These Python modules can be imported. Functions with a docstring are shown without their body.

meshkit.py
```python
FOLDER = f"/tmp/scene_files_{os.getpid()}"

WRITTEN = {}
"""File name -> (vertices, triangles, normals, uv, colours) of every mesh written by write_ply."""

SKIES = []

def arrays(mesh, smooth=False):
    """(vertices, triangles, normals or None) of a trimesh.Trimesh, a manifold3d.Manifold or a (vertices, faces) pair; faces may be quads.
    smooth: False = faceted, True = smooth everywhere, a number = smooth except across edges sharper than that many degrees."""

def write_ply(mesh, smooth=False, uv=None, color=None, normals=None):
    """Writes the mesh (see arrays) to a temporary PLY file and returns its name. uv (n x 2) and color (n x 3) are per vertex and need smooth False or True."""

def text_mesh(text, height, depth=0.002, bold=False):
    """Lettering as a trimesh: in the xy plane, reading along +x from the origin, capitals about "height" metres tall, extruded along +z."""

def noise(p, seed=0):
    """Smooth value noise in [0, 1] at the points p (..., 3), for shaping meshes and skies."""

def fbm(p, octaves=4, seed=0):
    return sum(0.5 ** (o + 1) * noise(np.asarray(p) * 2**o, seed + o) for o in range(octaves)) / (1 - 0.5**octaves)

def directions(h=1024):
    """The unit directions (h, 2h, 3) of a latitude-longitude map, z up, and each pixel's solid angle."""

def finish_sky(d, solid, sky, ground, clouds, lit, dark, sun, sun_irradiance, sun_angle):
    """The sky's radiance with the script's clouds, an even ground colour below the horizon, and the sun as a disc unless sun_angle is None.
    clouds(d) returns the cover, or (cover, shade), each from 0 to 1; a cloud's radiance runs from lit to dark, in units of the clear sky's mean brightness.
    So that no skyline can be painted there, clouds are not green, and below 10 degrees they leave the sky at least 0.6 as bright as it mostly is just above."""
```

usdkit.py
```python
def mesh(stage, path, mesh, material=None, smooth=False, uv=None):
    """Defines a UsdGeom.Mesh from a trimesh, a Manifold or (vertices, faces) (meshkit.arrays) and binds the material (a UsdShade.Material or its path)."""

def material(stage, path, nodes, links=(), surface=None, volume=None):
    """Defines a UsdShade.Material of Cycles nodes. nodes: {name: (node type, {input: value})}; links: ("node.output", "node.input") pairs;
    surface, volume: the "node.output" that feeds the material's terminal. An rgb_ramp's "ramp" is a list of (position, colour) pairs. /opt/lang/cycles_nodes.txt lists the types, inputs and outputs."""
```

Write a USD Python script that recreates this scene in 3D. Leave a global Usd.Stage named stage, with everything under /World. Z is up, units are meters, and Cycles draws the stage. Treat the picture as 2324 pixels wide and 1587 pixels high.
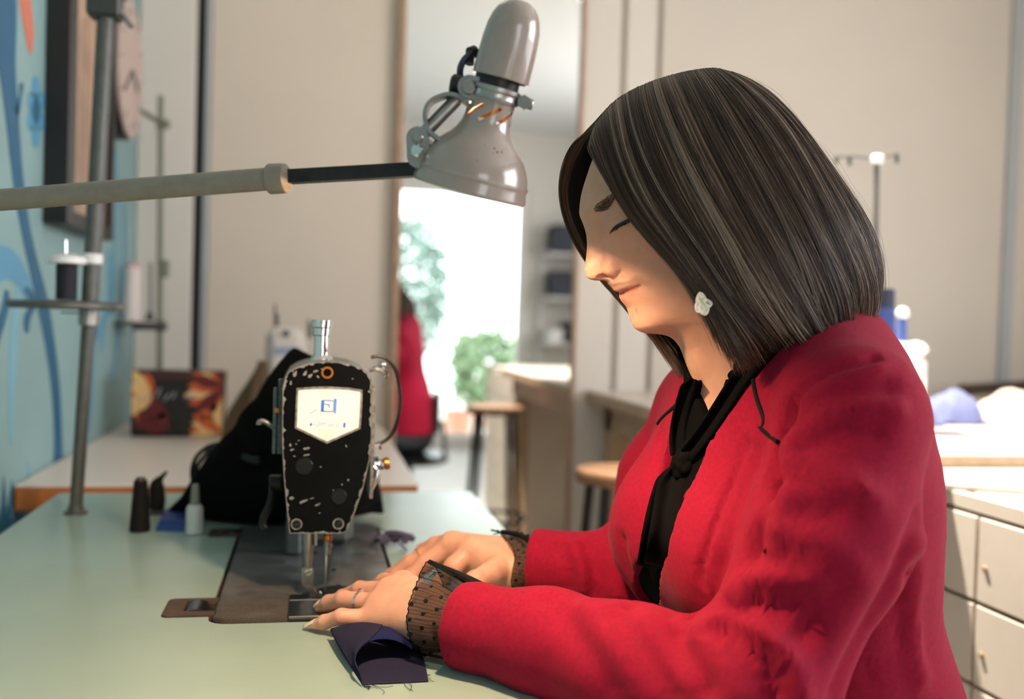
import math, random, numpy as np, trimesh, usdkit, meshkit, shapely
from shapely.geometry import Polygon, LineString, Point
from shapely import affinity
from scipy.interpolate import PchipInterpolator, CubicSpline
from pxr import Usd, UsdGeom, UsdLux, UsdShade, Gf, Sdf, Vt

stage = Usd.Stage.CreateInMemory()
UsdGeom.SetStageUpAxis(stage, 'Z'); UsdGeom.SetStageMetersPerUnit(stage, 1.0)
UsdGeom.Xform.Define(stage, '/World'); UsdGeom.Scope.Define(stage, '/World/Looks')
R = math.radians
V3 = lambda *a: np.array(a, float)
random.seed(7); RNG = np.random.default_rng(7)

# ------------------------------------------------------------------ camera (35 mm on 36 mm, f/3.1)
W_, H_ = 2324, 1587
FOC = 35.0; FPX = FOC / 36.0 * W_
CAM = V3(0, 0, 1.07); YAW, PITCH, ROLL = R(11.38), R(1.51), R(1.75)
R0 = V3(math.cos(YAW), -math.sin(YAW), 0); F0 = V3(math.sin(YAW), math.cos(YAW), 0)
FWD = F0 * math.cos(PITCH) - V3(0, 0, math.sin(PITCH)); UP0 = np.cross(R0, FWD)
RGT = R0 * math.cos(ROLL) + UP0 * math.sin(ROLL); UPV = UP0 * math.cos(ROLL) - R0 * math.sin(ROLL)
cam = UsdGeom.Camera.Define(stage, '/World/camera')
m4 = Gf.Matrix4d(*RGT, 0, *UPV, 0, *(-FWD), 0, *CAM, 1)
cam.AddTransformOp().Set(m4)
cam.CreateFocalLengthAttr(FOC); cam.CreateHorizontalApertureAttr(36.0); cam.CreateVerticalApertureAttr(36.0 * H_ / W_)
cam.CreateFStopAttr(3.1); cam.CreateFocusDistanceAttr(0.90); cam.CreateClippingRangeAttr(Gf.Vec2f(0.05, 200))
cam.CreateExposureAttr(-1.35)

# ------------------------------------------------------------------ light: daylight through the rear glass door, ceiling panels, warm spots
def rect_light(name, pos, look, w, h, power, color):
    l = UsdLux.RectLight.Define(stage, '/World/' + name)
    f = np.asarray(look, float); f /= np.linalg.norm(f)
    r = np.cross(f, [0, 0, 1.0] if abs(f[2]) < .95 else [0, 1.0, 0]); r /= np.linalg.norm(r); u = np.cross(r, f)
    l.AddTransformOp().Set(Gf.Matrix4d(*r, 0, *u, 0, *(-f), 0, *pos, 1))
    l.CreateWidthAttr(w); l.CreateHeightAttr(h); l.CreateIntensityAttr(power); l.CreateColorAttr(Gf.Vec3f(*color)); l.CreateNormalizeAttr(False)
    return l
dome = UsdLux.DomeLight.Define(stage, '/World/sky'); dome.CreateIntensityAttr(5.0); dome.CreateColorAttr(Gf.Vec3f(.95, .97, 1.0))
rect_light('daylight_door', (1.1, -3.9, 3.6), (0, .75, -.72), 2.6, 1.6, 5.0, (1, .97, .95))
rect_light('daylight_window', (3.05, .12, 1.9), (-1, 0, -.1), 1.7, 1.1, 20.0, (.97, .95, 1.0))
rect_light('ceiling_panel_light', (1.5, 1.75, 2.55), (0, 0, -1), .7, .5, 3.0, (1, .90, .78))
rect_light('ceiling_panel_light_001', (-.05, 2.0, 2.55), (0, 0, -1), .5, .5, 5.0, (1, .82, .62))

def spot_light(name, pos, target, r, power, color, cone, soft):
    l = UsdLux.SphereLight.Define(stage, '/World/' + name); f = np.asarray(target, float) - pos; f /= np.linalg.norm(f); x = np.cross(f, [0, 1.0, 0]); x /= np.linalg.norm(x); y = np.cross(x, f)
    l.AddTransformOp().Set(Gf.Matrix4d(*x, 0, *y, 0, *(-f), 0, *pos, 1)); l.CreateRadiusAttr(r); l.CreateNormalizeAttr(False); l.CreateIntensityAttr(power); l.CreateColorAttr(Gf.Vec3f(*color))
    a = UsdLux.ShapingAPI.Apply(l.GetPrim()); a.CreateShapingConeAngleAttr(cone); a.CreateShapingConeSoftnessAttr(soft)
spot_light('ceiling_spot_light', (.55, 2.15, 2.5), (1.15, 1.55, .8), .04, 24000., (1, .92, .82), 30., .6)

# ------------------------------------------------------------------ helpers
def ray(x, y):
    d = FWD * FPX + RGT * (x - W_ / 2) - UPV * (y - H_ / 2)
    return d / np.linalg.norm(d)
def P(x, y, Y):                       # the world point seen at a measured pixel, Y metres in front of the camera
    d = ray(x, y); return CAM + d * (Y / d.dot(F0))
def PZ(x, y, z):
    d = ray(x, y); return CAM + d * ((z - CAM[2]) / d[2])
def PV(x, y, v):
    d = ray(x, y); return CAM + d * ((v - CAM[1]) / d[1])
def PU(x, y, u):
    d = ray(x, y); return CAM + d * ((u - CAM[0]) / d[0])
def C(X, Y, Z):                       # level camera frame -> world
    return CAM + R0 * X + F0 * Y + V3(0, 0, Z)
def toC(p):
    d = np.asarray(p) - CAM; return np.stack([d @ R0, d @ F0, d[..., 2]], -1)

class MB:
    """Collects shapes into one mesh."""
    def __init__(s): s.v, s.f, s.n = [], [], 0
    def add(s, v, f):
        v = np.asarray(v, float); f = np.asarray(f, int)
        if f.ndim == 2 and f.shape[1] == 4: f = np.vstack([f[:, [0, 1, 2]], f[:, [0, 2, 3]]])
        s.v.append(v); s.f.append(f + s.n); s.n += len(v); return s
    def tm(s, m): return s.add(m.vertices, m.faces)
    def box(s, lo, hi, c=0.0):
        lo, hi = np.minimum(lo, hi), np.maximum(lo, hi)
        if c <= 0: return s.tm(trimesh.creation.box(bounds=[lo, hi]))
        c = min(c, (hi - lo).min() * .45); pts = []
        for i in range(8):
            s3 = np.array([(i >> k) & 1 for k in range(3)])
            p = np.where(s3, hi, lo); q = np.where(s3, hi - c, lo + c)
            for k in range(3):
                t = q.copy(); t[k] = p[k]; pts.append(t)
        return s.tm(trimesh.Trimesh(pts).convex_hull)
    def tube(s, pts, r, n=10, caps=True):
        p = np.asarray(pts, float); r = np.broadcast_to(r, (len(p),)).astype(float)
        t = np.gradient(p, axis=0); t /= np.linalg.norm(t, axis=1, keepdims=True) + 1e-12
        a = np.cross(t[0], [0, 0, 1.0] if abs(t[0, 2]) < .9 else [1.0, 0, 0]); a /= np.linalg.norm(a)
        A = []
        for i in range(len(p)):
            a = a - t[i] * a.dot(t[i]); a /= np.linalg.norm(a) + 1e-12; A.append(a)
        A = np.array(A); B = np.cross(t, A); g = np.arange(n) * 2 * np.pi / n
        v = (p[:, None] + r[:, None, None] * (np.cos(g)[None, :, None] * A[:, None] + np.sin(g)[None, :, None] * B[:, None])).reshape(-1, 3)
        i, j = np.meshgrid(np.arange(len(p) - 1), np.arange(n), indexing='ij')
        q = np.stack([i * n + j, i * n + (j + 1) % n, (i + 1) * n + (j + 1) % n, (i + 1) * n + j], -1).reshape(-1, 4)
        f = np.vstack([q[:, [0, 1, 2]], q[:, [0, 2, 3]]])
        if caps:
            k = len(v); v = np.vstack([v, p[0], p[-1]]); jj = np.arange(n); L = (len(p) - 1) * n
            f = np.vstack([f, np.stack([np.full(n, k), (jj + 1) % n, jj], 1), np.stack([np.full(n, k + 1), L + jj, L + (jj + 1) % n], 1)])
        return s.add(v, f)
    def lathe(s, prof, origin, axis=(0, 0, 1), n=40, xdir=None):
        """prof: (radius, height) pairs along axis."""
        ax = np.asarray(axis, float); ax /= np.linalg.norm(ax)
        x = np.cross(ax, [1.0, 0, 0] if abs(ax[0]) < .8 else [0, 1.0, 0]) if xdir is None else np.asarray(xdir, float)
        x = x - ax * x.dot(ax); x /= np.linalg.norm(x); y = np.cross(ax, x)
        pr = np.asarray(prof, float); g = np.arange(n) * 2 * np.pi / n
        v = np.asarray(origin, float) + pr[:, None, 1:2] * ax + pr[:, None, 0:1] * (np.cos(g)[None, :, None] * x + np.sin(g)[None, :, None] * y)
        v = v.reshape(-1, 3); i, j = np.meshgrid(np.arange(len(pr) - 1), np.arange(n), indexing='ij')
        q = np.stack([i * n + j, i * n + (j + 1) % n, (i + 1) * n + (j + 1) % n, (i + 1) * n + j], -1).reshape(-1, 4)
        return s.add(v, q)
    def cyl(s, a, b, r, n=24, r2=None, bev=.0):
        a, b = np.asarray(a, float), np.asarray(b, float); L = np.linalg.norm(b - a); r2 = r if r2 is None else r2
        bev = min(bev, L * .4)
        pr = [(1e-5, 0), (r - bev, 0), (r, bev), (r2, L - bev), (r2 - bev, L), (1e-5, L)] if bev else [(1e-5, 0), (r, 0), (r2, L), (1e-5, L)]
        return s.lathe(pr, a, b - a, n)
    def sphere(s, c, r, sub=2, scale=(1, 1, 1)):
        m = trimesh.creation.icosphere(sub, r); return s.add(m.vertices * np.asarray(scale) + np.asarray(c), m.faces)
    def ext(s, poly, h, T):
        """Extrudes a shapely polygon (x, y) by h along z, then maps the points by T."""
        for g in getattr(poly, 'geoms', [poly]):
            if g.area < 1e-12: continue
            m = trimesh.creation.extrude_polygon(g, h, engine='earcut'); s.add(T(np.array(m.vertices)), m.faces)
        return s
    def grid(s, G, closed_u=False):
        """G: (nu, nv, 3) points."""
        nu, nv = G.shape[:2]; k = nu if closed_u else nu - 1
        i, j = np.meshgrid(np.arange(k), np.arange(nv - 1), indexing='ij')
        q = np.stack([i * nv + j, ((i + 1) % nu) * nv + j, ((i + 1) % nu) * nv + j + 1, i * nv + j + 1], -1).reshape(-1, 4)
        return s.add(G.reshape(-1, 3), q)
    def sheet(s, G, th):
        """A grid with thickness th (a closed solid)."""
        nu, nv = G.shape[:2]; du = np.gradient(G, axis=0); dv = np.gradient(G, axis=1)
        n = np.cross(du, dv); n /= np.linalg.norm(n, axis=-1, keepdims=True) + 1e-12
        A, B = G + n * th / 2, G - n * th / 2
        i, j = np.meshgrid(np.arange(nu - 1), np.arange(nv - 1), indexing='ij')
        q = np.stack([i * nv + j, (i + 1) * nv + j, (i + 1) * nv + j + 1, i * nv + j + 1], -1).reshape(-1, 4)
        N = nu * nv; rim = list(range(0, nv)) + [i * nv + nv - 1 for i in range(1, nu)] + [(nu - 1) * nv + j for j in range(nv - 2, -1, -1)] + [i * nv for i in range(nu - 2, 0, -1)]
        e = np.array([[rim[k], rim[(k + 1) % len(rim)], rim[(k + 1) % len(rim)] + N, rim[k] + N] for k in range(len(rim))])
        return s.add(np.vstack([A.reshape(-1, 3), B.reshape(-1, 3)]), np.vstack([q, q[:, ::-1] + N, e]))
    def arrays(s): return np.vstack(s.v), np.vstack(s.f)

_used = {}
def numbered(parent, name):
    k = (parent, name); n = _used.get(k, 0); _used[k] = n + 1
    return f'{parent}/{name}' if n == 0 else f'{parent}/{name}_{n:03d}'
def pathof(p): return '/World' if p is None else str(p.GetPath())
def tag(o, label=None, cat=None, group=None, kind=None):
    p = o.GetPrim() if hasattr(o, 'GetPrim') else o
    for k, v in (('label', label), ('category', cat), ('group', group), ('kind', kind)):
        if v: p.SetCustomDataByKey(k, v)
    return p
def thing(name, label, cat, loc=(0, 0, 0), group=None):
    x = UsdGeom.Xform.Define(stage, numbered('/World', name))
    x.AddTranslateOp().Set(Gf.Vec3d(*map(float, loc)))
    ORIGIN[str(x.GetPath())] = np.asarray(loc, float)
    return tag(x, label, cat, group)
ORIGIN = {}
def origin_of(p):
    o = V3(0, 0, 0); s = pathof(p)
    for k, v in ORIGIN.items():
        if s == k or s.startswith(k + '/'): o = o + v
    return o
def obj(name, mesh, m, parent=None, smooth=35, label=None, cat=None, group=None, kind=None, uv=None, colors=None):
    """ONE Mesh prim; the points are given in world metres."""
    if isinstance(mesh, MB): mesh = mesh.arrays()
    v, f = (np.asarray(mesh.vertices), np.asarray(mesh.faces)) if hasattr(mesh, 'vertices') else mesh
    v = np.asarray(v, float) - origin_of(parent)
    g = usdkit.mesh(stage, numbered(pathof(parent), name), (v, f), '/World/Looks/' + m, smooth=smooth, uv=uv)
    g.CreateDoubleSidedAttr(True)
    if colors is not None:
        UsdGeom.PrimvarsAPI(g).CreatePrimvar('tint', Sdf.ValueTypeNames.Color3fArray, 'vertex').Set(Vt.Vec3fArray.FromNumpy(np.asarray(colors, np.float32)))
    return tag(g, label, cat, group, kind)
def struct(name, mesh, m, label=None, smooth=35):
    return obj(name, mesh, m, None, smooth, label, kind='structure')
def copy_of(root, name, loc, label, group=None, rotz=0):
    x = UsdGeom.Xform.Define(stage, numbered('/World', name))
    x.AddTranslateOp().Set(Gf.Vec3d(*map(float, loc)))
    if rotz: x.AddRotateZOp().Set(rotz)
    x.GetPrim().GetReferences().AddInternalReference(root.GetPath()); x.GetPrim().SetInstanceable(True)
    return tag(x, label, root.GetCustomDataByKey('category'), group)

def spline(pts, n=40):
    p = np.asarray(pts, float); t = np.r_[0, np.cumsum(np.linalg.norm(np.diff(p, axis=0), axis=1))]
    return CubicSpline(t, p)(np.linspace(0, t[-1], n)) if len(p) > 2 else np.linspace(p[0], p[1], n)

# ------------------------------------------------------------------ signed distances and a marching-tetrahedra mesher
def smin(a, b, k):
    h = np.maximum(k - np.abs(a - b), 0) / k
    return np.minimum(a, b) - h * h * k * .25
def smax(a, b, k): return -smin(-a, -b, k)
def s_cone(p, a, b, ra, rb):
    a, b = np.asarray(a, float), np.asarray(b, float); ba = b - a
    t = np.clip((p - a) @ ba / (ba @ ba), 0, 1)
    return np.linalg.norm(p - a - t[:, None] * ba, axis=1) - (ra + (rb - ra) * t)
def s_chain(p, pts, rad, k):
    d = None
    for i in range(len(pts) - 1):
        e = s_cone(p, pts[i], pts[i + 1], rad[i], rad[i + 1]); d = e if d is None else smin(d, e, k)
    return d
def s_ell(p, c, axes, rad):
    q = (p - np.asarray(c)) @ np.asarray(axes, float).T; rad = np.asarray(rad, float)
    k0 = np.linalg.norm(q / rad, axis=1); k1 = np.linalg.norm(q / rad ** 2, axis=1) + 1e-9
    return k0 * (k0 - 1) / k1
_TETS = np.array([[0, 5, 1, 6], [0, 1, 2, 6], [0, 2, 3, 6], [0, 3, 7, 6], [0, 7, 4, 6], [0, 4, 5, 6]])
_CO = np.array([[0, 0, 0], [1, 0, 0], [1, 1, 0], [0, 1, 0], [0, 0, 1], [1, 0, 1], [1, 1, 1], [0, 1, 1]])
def mesh_sdf(f, lo, hi, h, margin=1.0):
    lo, hi = np.asarray(lo, float), np.asarray(hi, float); B = 6; f0 = f
    f = lambda p: np.maximum(f0(p), np.maximum(lo + 1.5 * h - p, p - hi + 1.5 * h).max(1))       # closed at the edge of its box
    n = np.ceil((hi - lo) / (h * B)).astype(int)
    ci = np.stack(np.meshgrid(*[np.arange(k) for k in n], indexing='ij'), -1).reshape(-1, 3)
    d = np.concatenate([f(lo + (c + .5) * (h * B)) for c in np.array_split(ci, max(1, len(ci) // 200000))])
    act = ci[np.abs(d) < h * B * .87 * 1.25 * margin + h]
    N = n * B + 1; val = np.full(N, np.nan, np.float32)
    loc = np.stack(np.meshgrid(*[np.arange(B + 1)] * 3, indexing='ij'), -1).reshape(-1, 3)
    for c in np.array_split(act, max(1, len(act) // 600)):
        idx = np.unique((c[:, None] * B + loc[None]).reshape(-1, 3) @ np.array([N[1] * N[2], N[2], 1]))
        need = idx[np.isnan(val.ravel()[idx])]
        ijk = np.stack(np.unravel_index(need, N), -1); val.ravel()[need] = f(lo + ijk * h)
    cell = (act[:, None] * B + np.stack(np.meshgrid(*[np.arange(B)] * 3, indexing='ij'), -1).reshape(-1, 3)[None]).reshape(-1, 3)
    st = np.array([N[1] * N[2], N[2], 1]); ids = cell @ st; off = _CO @ st
    cv = val.ravel()[ids[:, None] + off]; on = (cv.min(1) < 0) & (cv.max(1) >= 0)
    ids = ids[on]; T, VV = ids[:, None] + off, val.ravel()
    tri = []
    for tet in _TETS:
        t = T[:, tet]; s = VV[t] < 0; k = s.sum(1)
        for inside in (1, 3):
            w = np.nonzero(k == inside)[0]
            if not len(w): continue
            one = np.argmax(s[w] if inside == 1 else ~s[w], 1); rest = np.array([[1, 2, 3], [0, 3, 2], [0, 1, 3], [0, 2, 1]])[one]
            a = t[w, one]; r = np.take_along_axis(t[w], rest, 1)
            e = np.stack([np.stack([a, r[:, i]], 1) for i in range(3)], 1)
            tri.append(e if inside == 1 else e[:, ::-1])
        w = np.nonzero(k == 2)[0]
        if len(w):
            o = np.argsort(~s[w], 1, kind='stable')
            a, b, c, dd = (np.take_along_axis(t[w], o[:, i:i + 1], 1)[:, 0] for i in range(4))
            par = np.array([np.linalg.det(np.eye(4)[list(x)]) for x in o]) if len(o) < 1 else _parity(o)
            e1, e2, e3, e4 = (np.stack(x, 1) for x in ((a, c), (a, dd), (b, dd), (b, c)))
            q1, q2 = np.stack([e1, e2, e3], 1), np.stack([e1, e3, e4], 1)
            fl = par < 0
            q1[fl], q2[fl] = q1[fl][:, ::-1], q2[fl][:, ::-1]
            tri += [q1, q2]
    E = np.concatenate(tri); flat = np.sort(E.reshape(-1, 2), 1).astype(np.int64)
    key, inv = np.unique(flat[:, 0] * np.int64(N.prod()) + flat[:, 1], return_inverse=True)
    p0, p1 = key // np.int64(N.prod()), key % np.int64(N.prod())
    v0, v1 = VV[p0].astype(float), VV[p1].astype(float); tt = np.clip(v0 / (v0 - v1), .02, .98)
    x0, x1 = (np.stack(np.unravel_index(q, N), -1) for q in (p0, p1))
    v = lo + (x0 + tt[:, None] * (x1 - x0)) * h
    fcs = inv.reshape(-1, 3)
    m = trimesh.Trimesh(v, fcs, process=False)
    if m.volume < 0: m.invert()
    return m
def _parity(o):
    p = np.ones(len(o), int)
    for i in range(4):
        for j in range(i + 1, 4): p = np.where(o[:, i] > o[:, j], -p, p)
    return p
def tidy(m, tol, it=0):
    """Manifold simplify, then Taubin smoothing."""
    import manifold3d as m3
    M = m3.Manifold(m3.Mesh(np.asarray(m.vertices, np.float32), np.asarray(m.faces, np.uint32)))
    if M.status() == m3.Error.NoError and M.num_tri() > 0:
        M = M.simplify(tol) if hasattr(M, 'simplify') else M
        r = M.to_mesh(); m = trimesh.Trimesh(r.vert_properties[:, :3].astype(float), r.tri_verts, process=False)
    if it: trimesh.smoothing.filter_taubin(m, iterations=it)
    return m
def march(f, x, y, t0=.5, t1=2.5):
    """First point of the surface f = 0 along the ray through a measured pixel."""
    d = ray(x, y); t = t0
    for _ in range(160):
        p = CAM + d * t; s = float(f(p[None])[0])
        if s < 2e-4: return p
        t += s * .7
        if t > t1: return None
    return CAM + d * t

# ------------------------------------------------------------------ materials
def mat(name, base, rough=.5, metallic=0., ns=0., amt=.12, bump=0., bs=200., sheen=0., coat=0., spec=.5, sss=0., emit=None, two=None, detail=4., fac=(.35, .65), trans=0., bdist=.001, **extra):
    """A principled surface; ns/amt: tone noise, two: a second colour mixed in by that noise, bump/bs: fine relief."""
    n = {'p': ('principled_bsdf', dict(base_color=base, roughness=rough, metallic=metallic, sheen_weight=sheen, coat_weight=coat, specular_ior_level=spec, transmission_weight=trans, **extra)),
         'g': ('geometry', {})}
    l = []
    if sss: n['p'][1].update(subsurface_weight=sss, subsurface_scale=.004, subsurface_radius=(1, .35, .2))
    if emit: n['p'][1].update(emission_color=emit[0], emission_strength=emit[1])
    if ns:
        n['t'] = ('noise_texture', dict(scale=ns, detail=detail, roughness=.6))
        c2 = two if two is not None else tuple(max(0, c * (1 - 2 * amt)) for c in base)
        n['r'] = ('rgb_ramp', dict(ramp=[(fac[0], c2), (fac[1], base)]))
        l += [('g.position', 't.vector'), ('t.fac', 'r.fac'), ('r.color', 'p.base_color')]
    if bump:
        n['bt'] = ('noise_texture', dict(scale=bs, detail=3.))
        n['b'] = ('bump', dict(strength=bump, distance=bdist))
        l += [('g.position', 'bt.vector'), ('bt.fac', 'b.height'), ('b.normal', 'p.normal')]
    return usdkit.material(stage, '/World/Looks/' + name, n, l, surface='p.BSDF')
def srgb(r, g, b):
    f = lambda c: (c / 255 / 12.92) if c <= 10 else ((c / 255 + .055) / 1.055) ** 2.4
    return (f(r), f(g), f(b))
# ================================================================== ROOM (axes: x along the back wall, y away from the camera)
UL, UR, VB, VF, ZC = -0.50, 2.85, 3.00, -2.40, 2.70
mat('wall_cream', srgb(208, 196, 184), .65, ns=1.2, amt=.03, bump=.05, bs=60)
mat('wall_white', srgb(214, 206, 196), .6)
mat('panel_cream', srgb(210, 196, 180), .55, ns=1.5, amt=.03)
mat('panel_pale', srgb(206, 196, 184), .55, ns=1.2, amt=.03)
mat('mural_base', srgb(140, 174, 176), .55, ns=2.5, amt=.06)
mat('mural_dark', srgb(28, 92, 128), .55); mat('mural_mid', srgb(88, 150, 182), .55); mat('mural_soft', srgb(118, 172, 190), .55)
mat('mural_coral', srgb(206, 120, 100), .55)
mat('black_gap', srgb(14, 12, 12), .5); mat('blue_grey_trim', srgb(168, 172, 174), .5)
mat('floor_grey', srgb(204, 198, 190), .45, ns=3, amt=.08); mat('ceiling_white', srgb(226, 224, 220), .7)
struct('floor', MB().box([UL - .1, VF - .1, -.08], [UR + .1, VB + .1, 0]), 'floor_grey', 'pale grey workshop floor')
struct('ceiling', MB().box([UL - .1, VF - .1, ZC], [UR + .1, VB + .1, ZC + .08]), 'ceiling_white', 'plain white ceiling')
wb = struct('wall_back', MB().box([UL - .1, VB + .012, 0], [UR + .1, VB + .1, ZC]), 'wall_cream', 'cream wall at the back of the workshop')
def panel(u0, u1, m, th=.022, v=VB + .012): return MB().box([u0, v - th, .0], [u1, v, ZC - .002], .004), m
for u0, u1, m in ((UL + .001, -.343, 'wall_white'), (-.302, .80, 'panel_cream'), (.8015, .92, 'wall_white'), (.935, 1.035, 'wall_white'), (1.05, 2.285, 'panel_pale'), (2.33, UR - .001, 'panel_pale')):
    g, mm = panel(u0, u1, m); obj('panel', g, mm, wb)
struct('trim_1', MB().box([-.3425, VB - .002, 0], [-.3175, VB + .0115, ZC - .002]), 'black_gap', 'narrow black vertical gap beside the cream wall panel')
struct('trim_2', MB().box([-.317, VB - .012, 0], [-.3025, VB + .0115, ZC - .002], .002), 'blue_grey_trim', 'thin grey upright edging along the cream panel')
struct('trim_3', MB().box([2.2855, VB - .02, 0], [2.3295, VB + .0115, ZC - .002], .004), 'blue_grey_trim', 'blue grey upright strip on the pale wall at right')
# left wall with the painted mural
wl = struct('wall_left', MB().box([UL - .1, VF, 0], [UL, VB + .01, ZC]), 'mural_base', 'pale turquoise wall painted with blue plants')
def mural(name, pix, m, th=.0012, sm=True):
    q = [PU(x, y, UL)[1:] for x, y in pix]
    if sm:
        q = np.array(q); q = np.vstack([q, q[:1]]); t = np.arange(len(q)); q = CubicSpline(t, q, bc_type='periodic')(np.linspace(0, len(q) - 1, 8 * len(q)))[:-1]
    pl = Polygon(q).buffer(0); pl = pl.intersection(shapely.box(VF + .05, .02, VB - .02, ZC - .05))
    if pl.is_empty: return
    obj(name, MB().ext(pl, th, lambda v: np.stack([UL + v[:, 2] + .0002, v[:, 0], v[:, 1]], 1)), m, wl)
mural('painted_trunk', [(-30, -40), (-14, 100), (10, 250), (30, 420), (55, 560), (85, 700), (112, 850), (122, 1000), (124, 1110), (142, 1110), (140, 1000), (136, 900), (125, 790), (105, 670), (76, 560), (52, 410), (40, 250), (34, 120), (28, -40)], 'mural_dark')
mural('painted_twig', [(34, 245), (43, 215), (44, 192), (52, 190), (48, 220), (40, 262)], 'mural_dark')
mural('painted_leaf', [(40, -40), (52, 55), (68, 122), (75, 75), (68, 0), (60, -40)], 'mural_coral')
for dx, dy, a, b in ((0, -52, 9, 26), (11, -22, 9, 22), (11, 26, 9, 24), (0, 58, 9, 28), (-10, 24, 9, 24), (-9, -20, 9, 22)):
    mural('painted_petal', [(80 + dx + a * math.cos(t), 250 + dy + b * math.sin(t)) for t in np.arange(8) * math.pi / 4], 'mural_mid', .0009)
mural('painted_flower_heart', [(80 + 9 * math.cos(t), 250 + 30 * math.sin(t)) for t in np.arange(8) * math.pi / 4], 'mural_dark', .0016)
mural('painted_wave', [(-60, 560), (-10, 553), (30, 570), (58, 615), (72, 665), (66, 690), (40, 648), (10, 635), (-20, 650), (-60, 640)], 'mural_mid')
mural('painted_stem', [(-40, 760), (-5, 720), (10, 662), (20, 672), (16, 710), (2, 760), (-20, 830), (-40, 860)], 'mural_dark')
mural('painted_curl', [(52, 660), (60, 652), (75, 668), (78, 700), (68, 722), (64, 750), (56, 752), (54, 720), (62, 702), (62, 676)], 'mural_dark', .0014)
mural('painted_stem', [(22, 780), (30, 700), (40, 640), (46, 645), (40, 720), (34, 820), (28, 980), (20, 980)], 'mural_soft', .0009)
mural('painted_grass', [(-30, 1260), (-10, 1130), (-2, 1190), (8, 1080), (14, 1170), (26, 1090), (24, 1190), (44, 1120), (40, 1180), (54, 1150), (50, 1190), (20, 1250)], 'mural_dark', sm=False)
mural('painted_grass', [(40, 1190), (48, 1100), (54, 1160), (64, 1050), (66, 1150), (60, 1190)], 'mural_mid', .0009, sm=False)
for pix in ([(238, 300), (246, 330), (250, 420), (246, 520), (240, 520), (243, 420), (238, 340)], [(262, 330), (268, 420), (264, 560), (256, 700), (250, 700), (258, 560), (262, 430)], [(280, 420), (284, 520), (278, 680), (262, 850), (256, 850), (272, 680), (278, 540)],
            [(225, 760), (240, 700), (262, 690), (258, 705), (240, 730), (232, 800)], [(212, 640), (222, 600), (226, 680), (220, 760), (212, 760)], [(205, 780), (216, 740), (212, 850), (205, 960), (198, 960)], [(244, 600), (250, 560), (254, 640), (250, 700), (245, 700)]):
    mural('painted_reed', pix, 'mural_mid', .0009)
# right wall with a tall window, rear wall with the glass door to the garden
def wall_with_holes(axis, at, th, lo, hi, holes):
    pl = shapely.box(lo, 0, hi, ZC)
    for h in holes: pl = pl.difference(shapely.box(*h))
    T = (lambda v: np.stack([v[:, 0], at - v[:, 2], v[:, 1]], 1)) if axis == 'v' else (lambda v: np.stack([at + v[:, 2], v[:, 0], v[:, 1]], 1))
    return MB().ext(pl, th, T)
struct('wall_right', wall_with_holes('u', UR, .1, VF, VB + .01, [(-.75, 1.0, 1.25, 2.4)]), 'wall_white', 'white wall with a wide window')
DU0, DU1, DZ1 = .42, 1.785, 2.22
struct('wall_rear', wall_with_holes('v', VF, .1, UL, UR, [(DU0, .02, DU1, DZ1), (2.40, .02, 2.70, 1.95)]), 'wall_white', 'white wall around the glass garden door')
mat('frame_white', srgb(226, 222, 214), .45)
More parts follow.
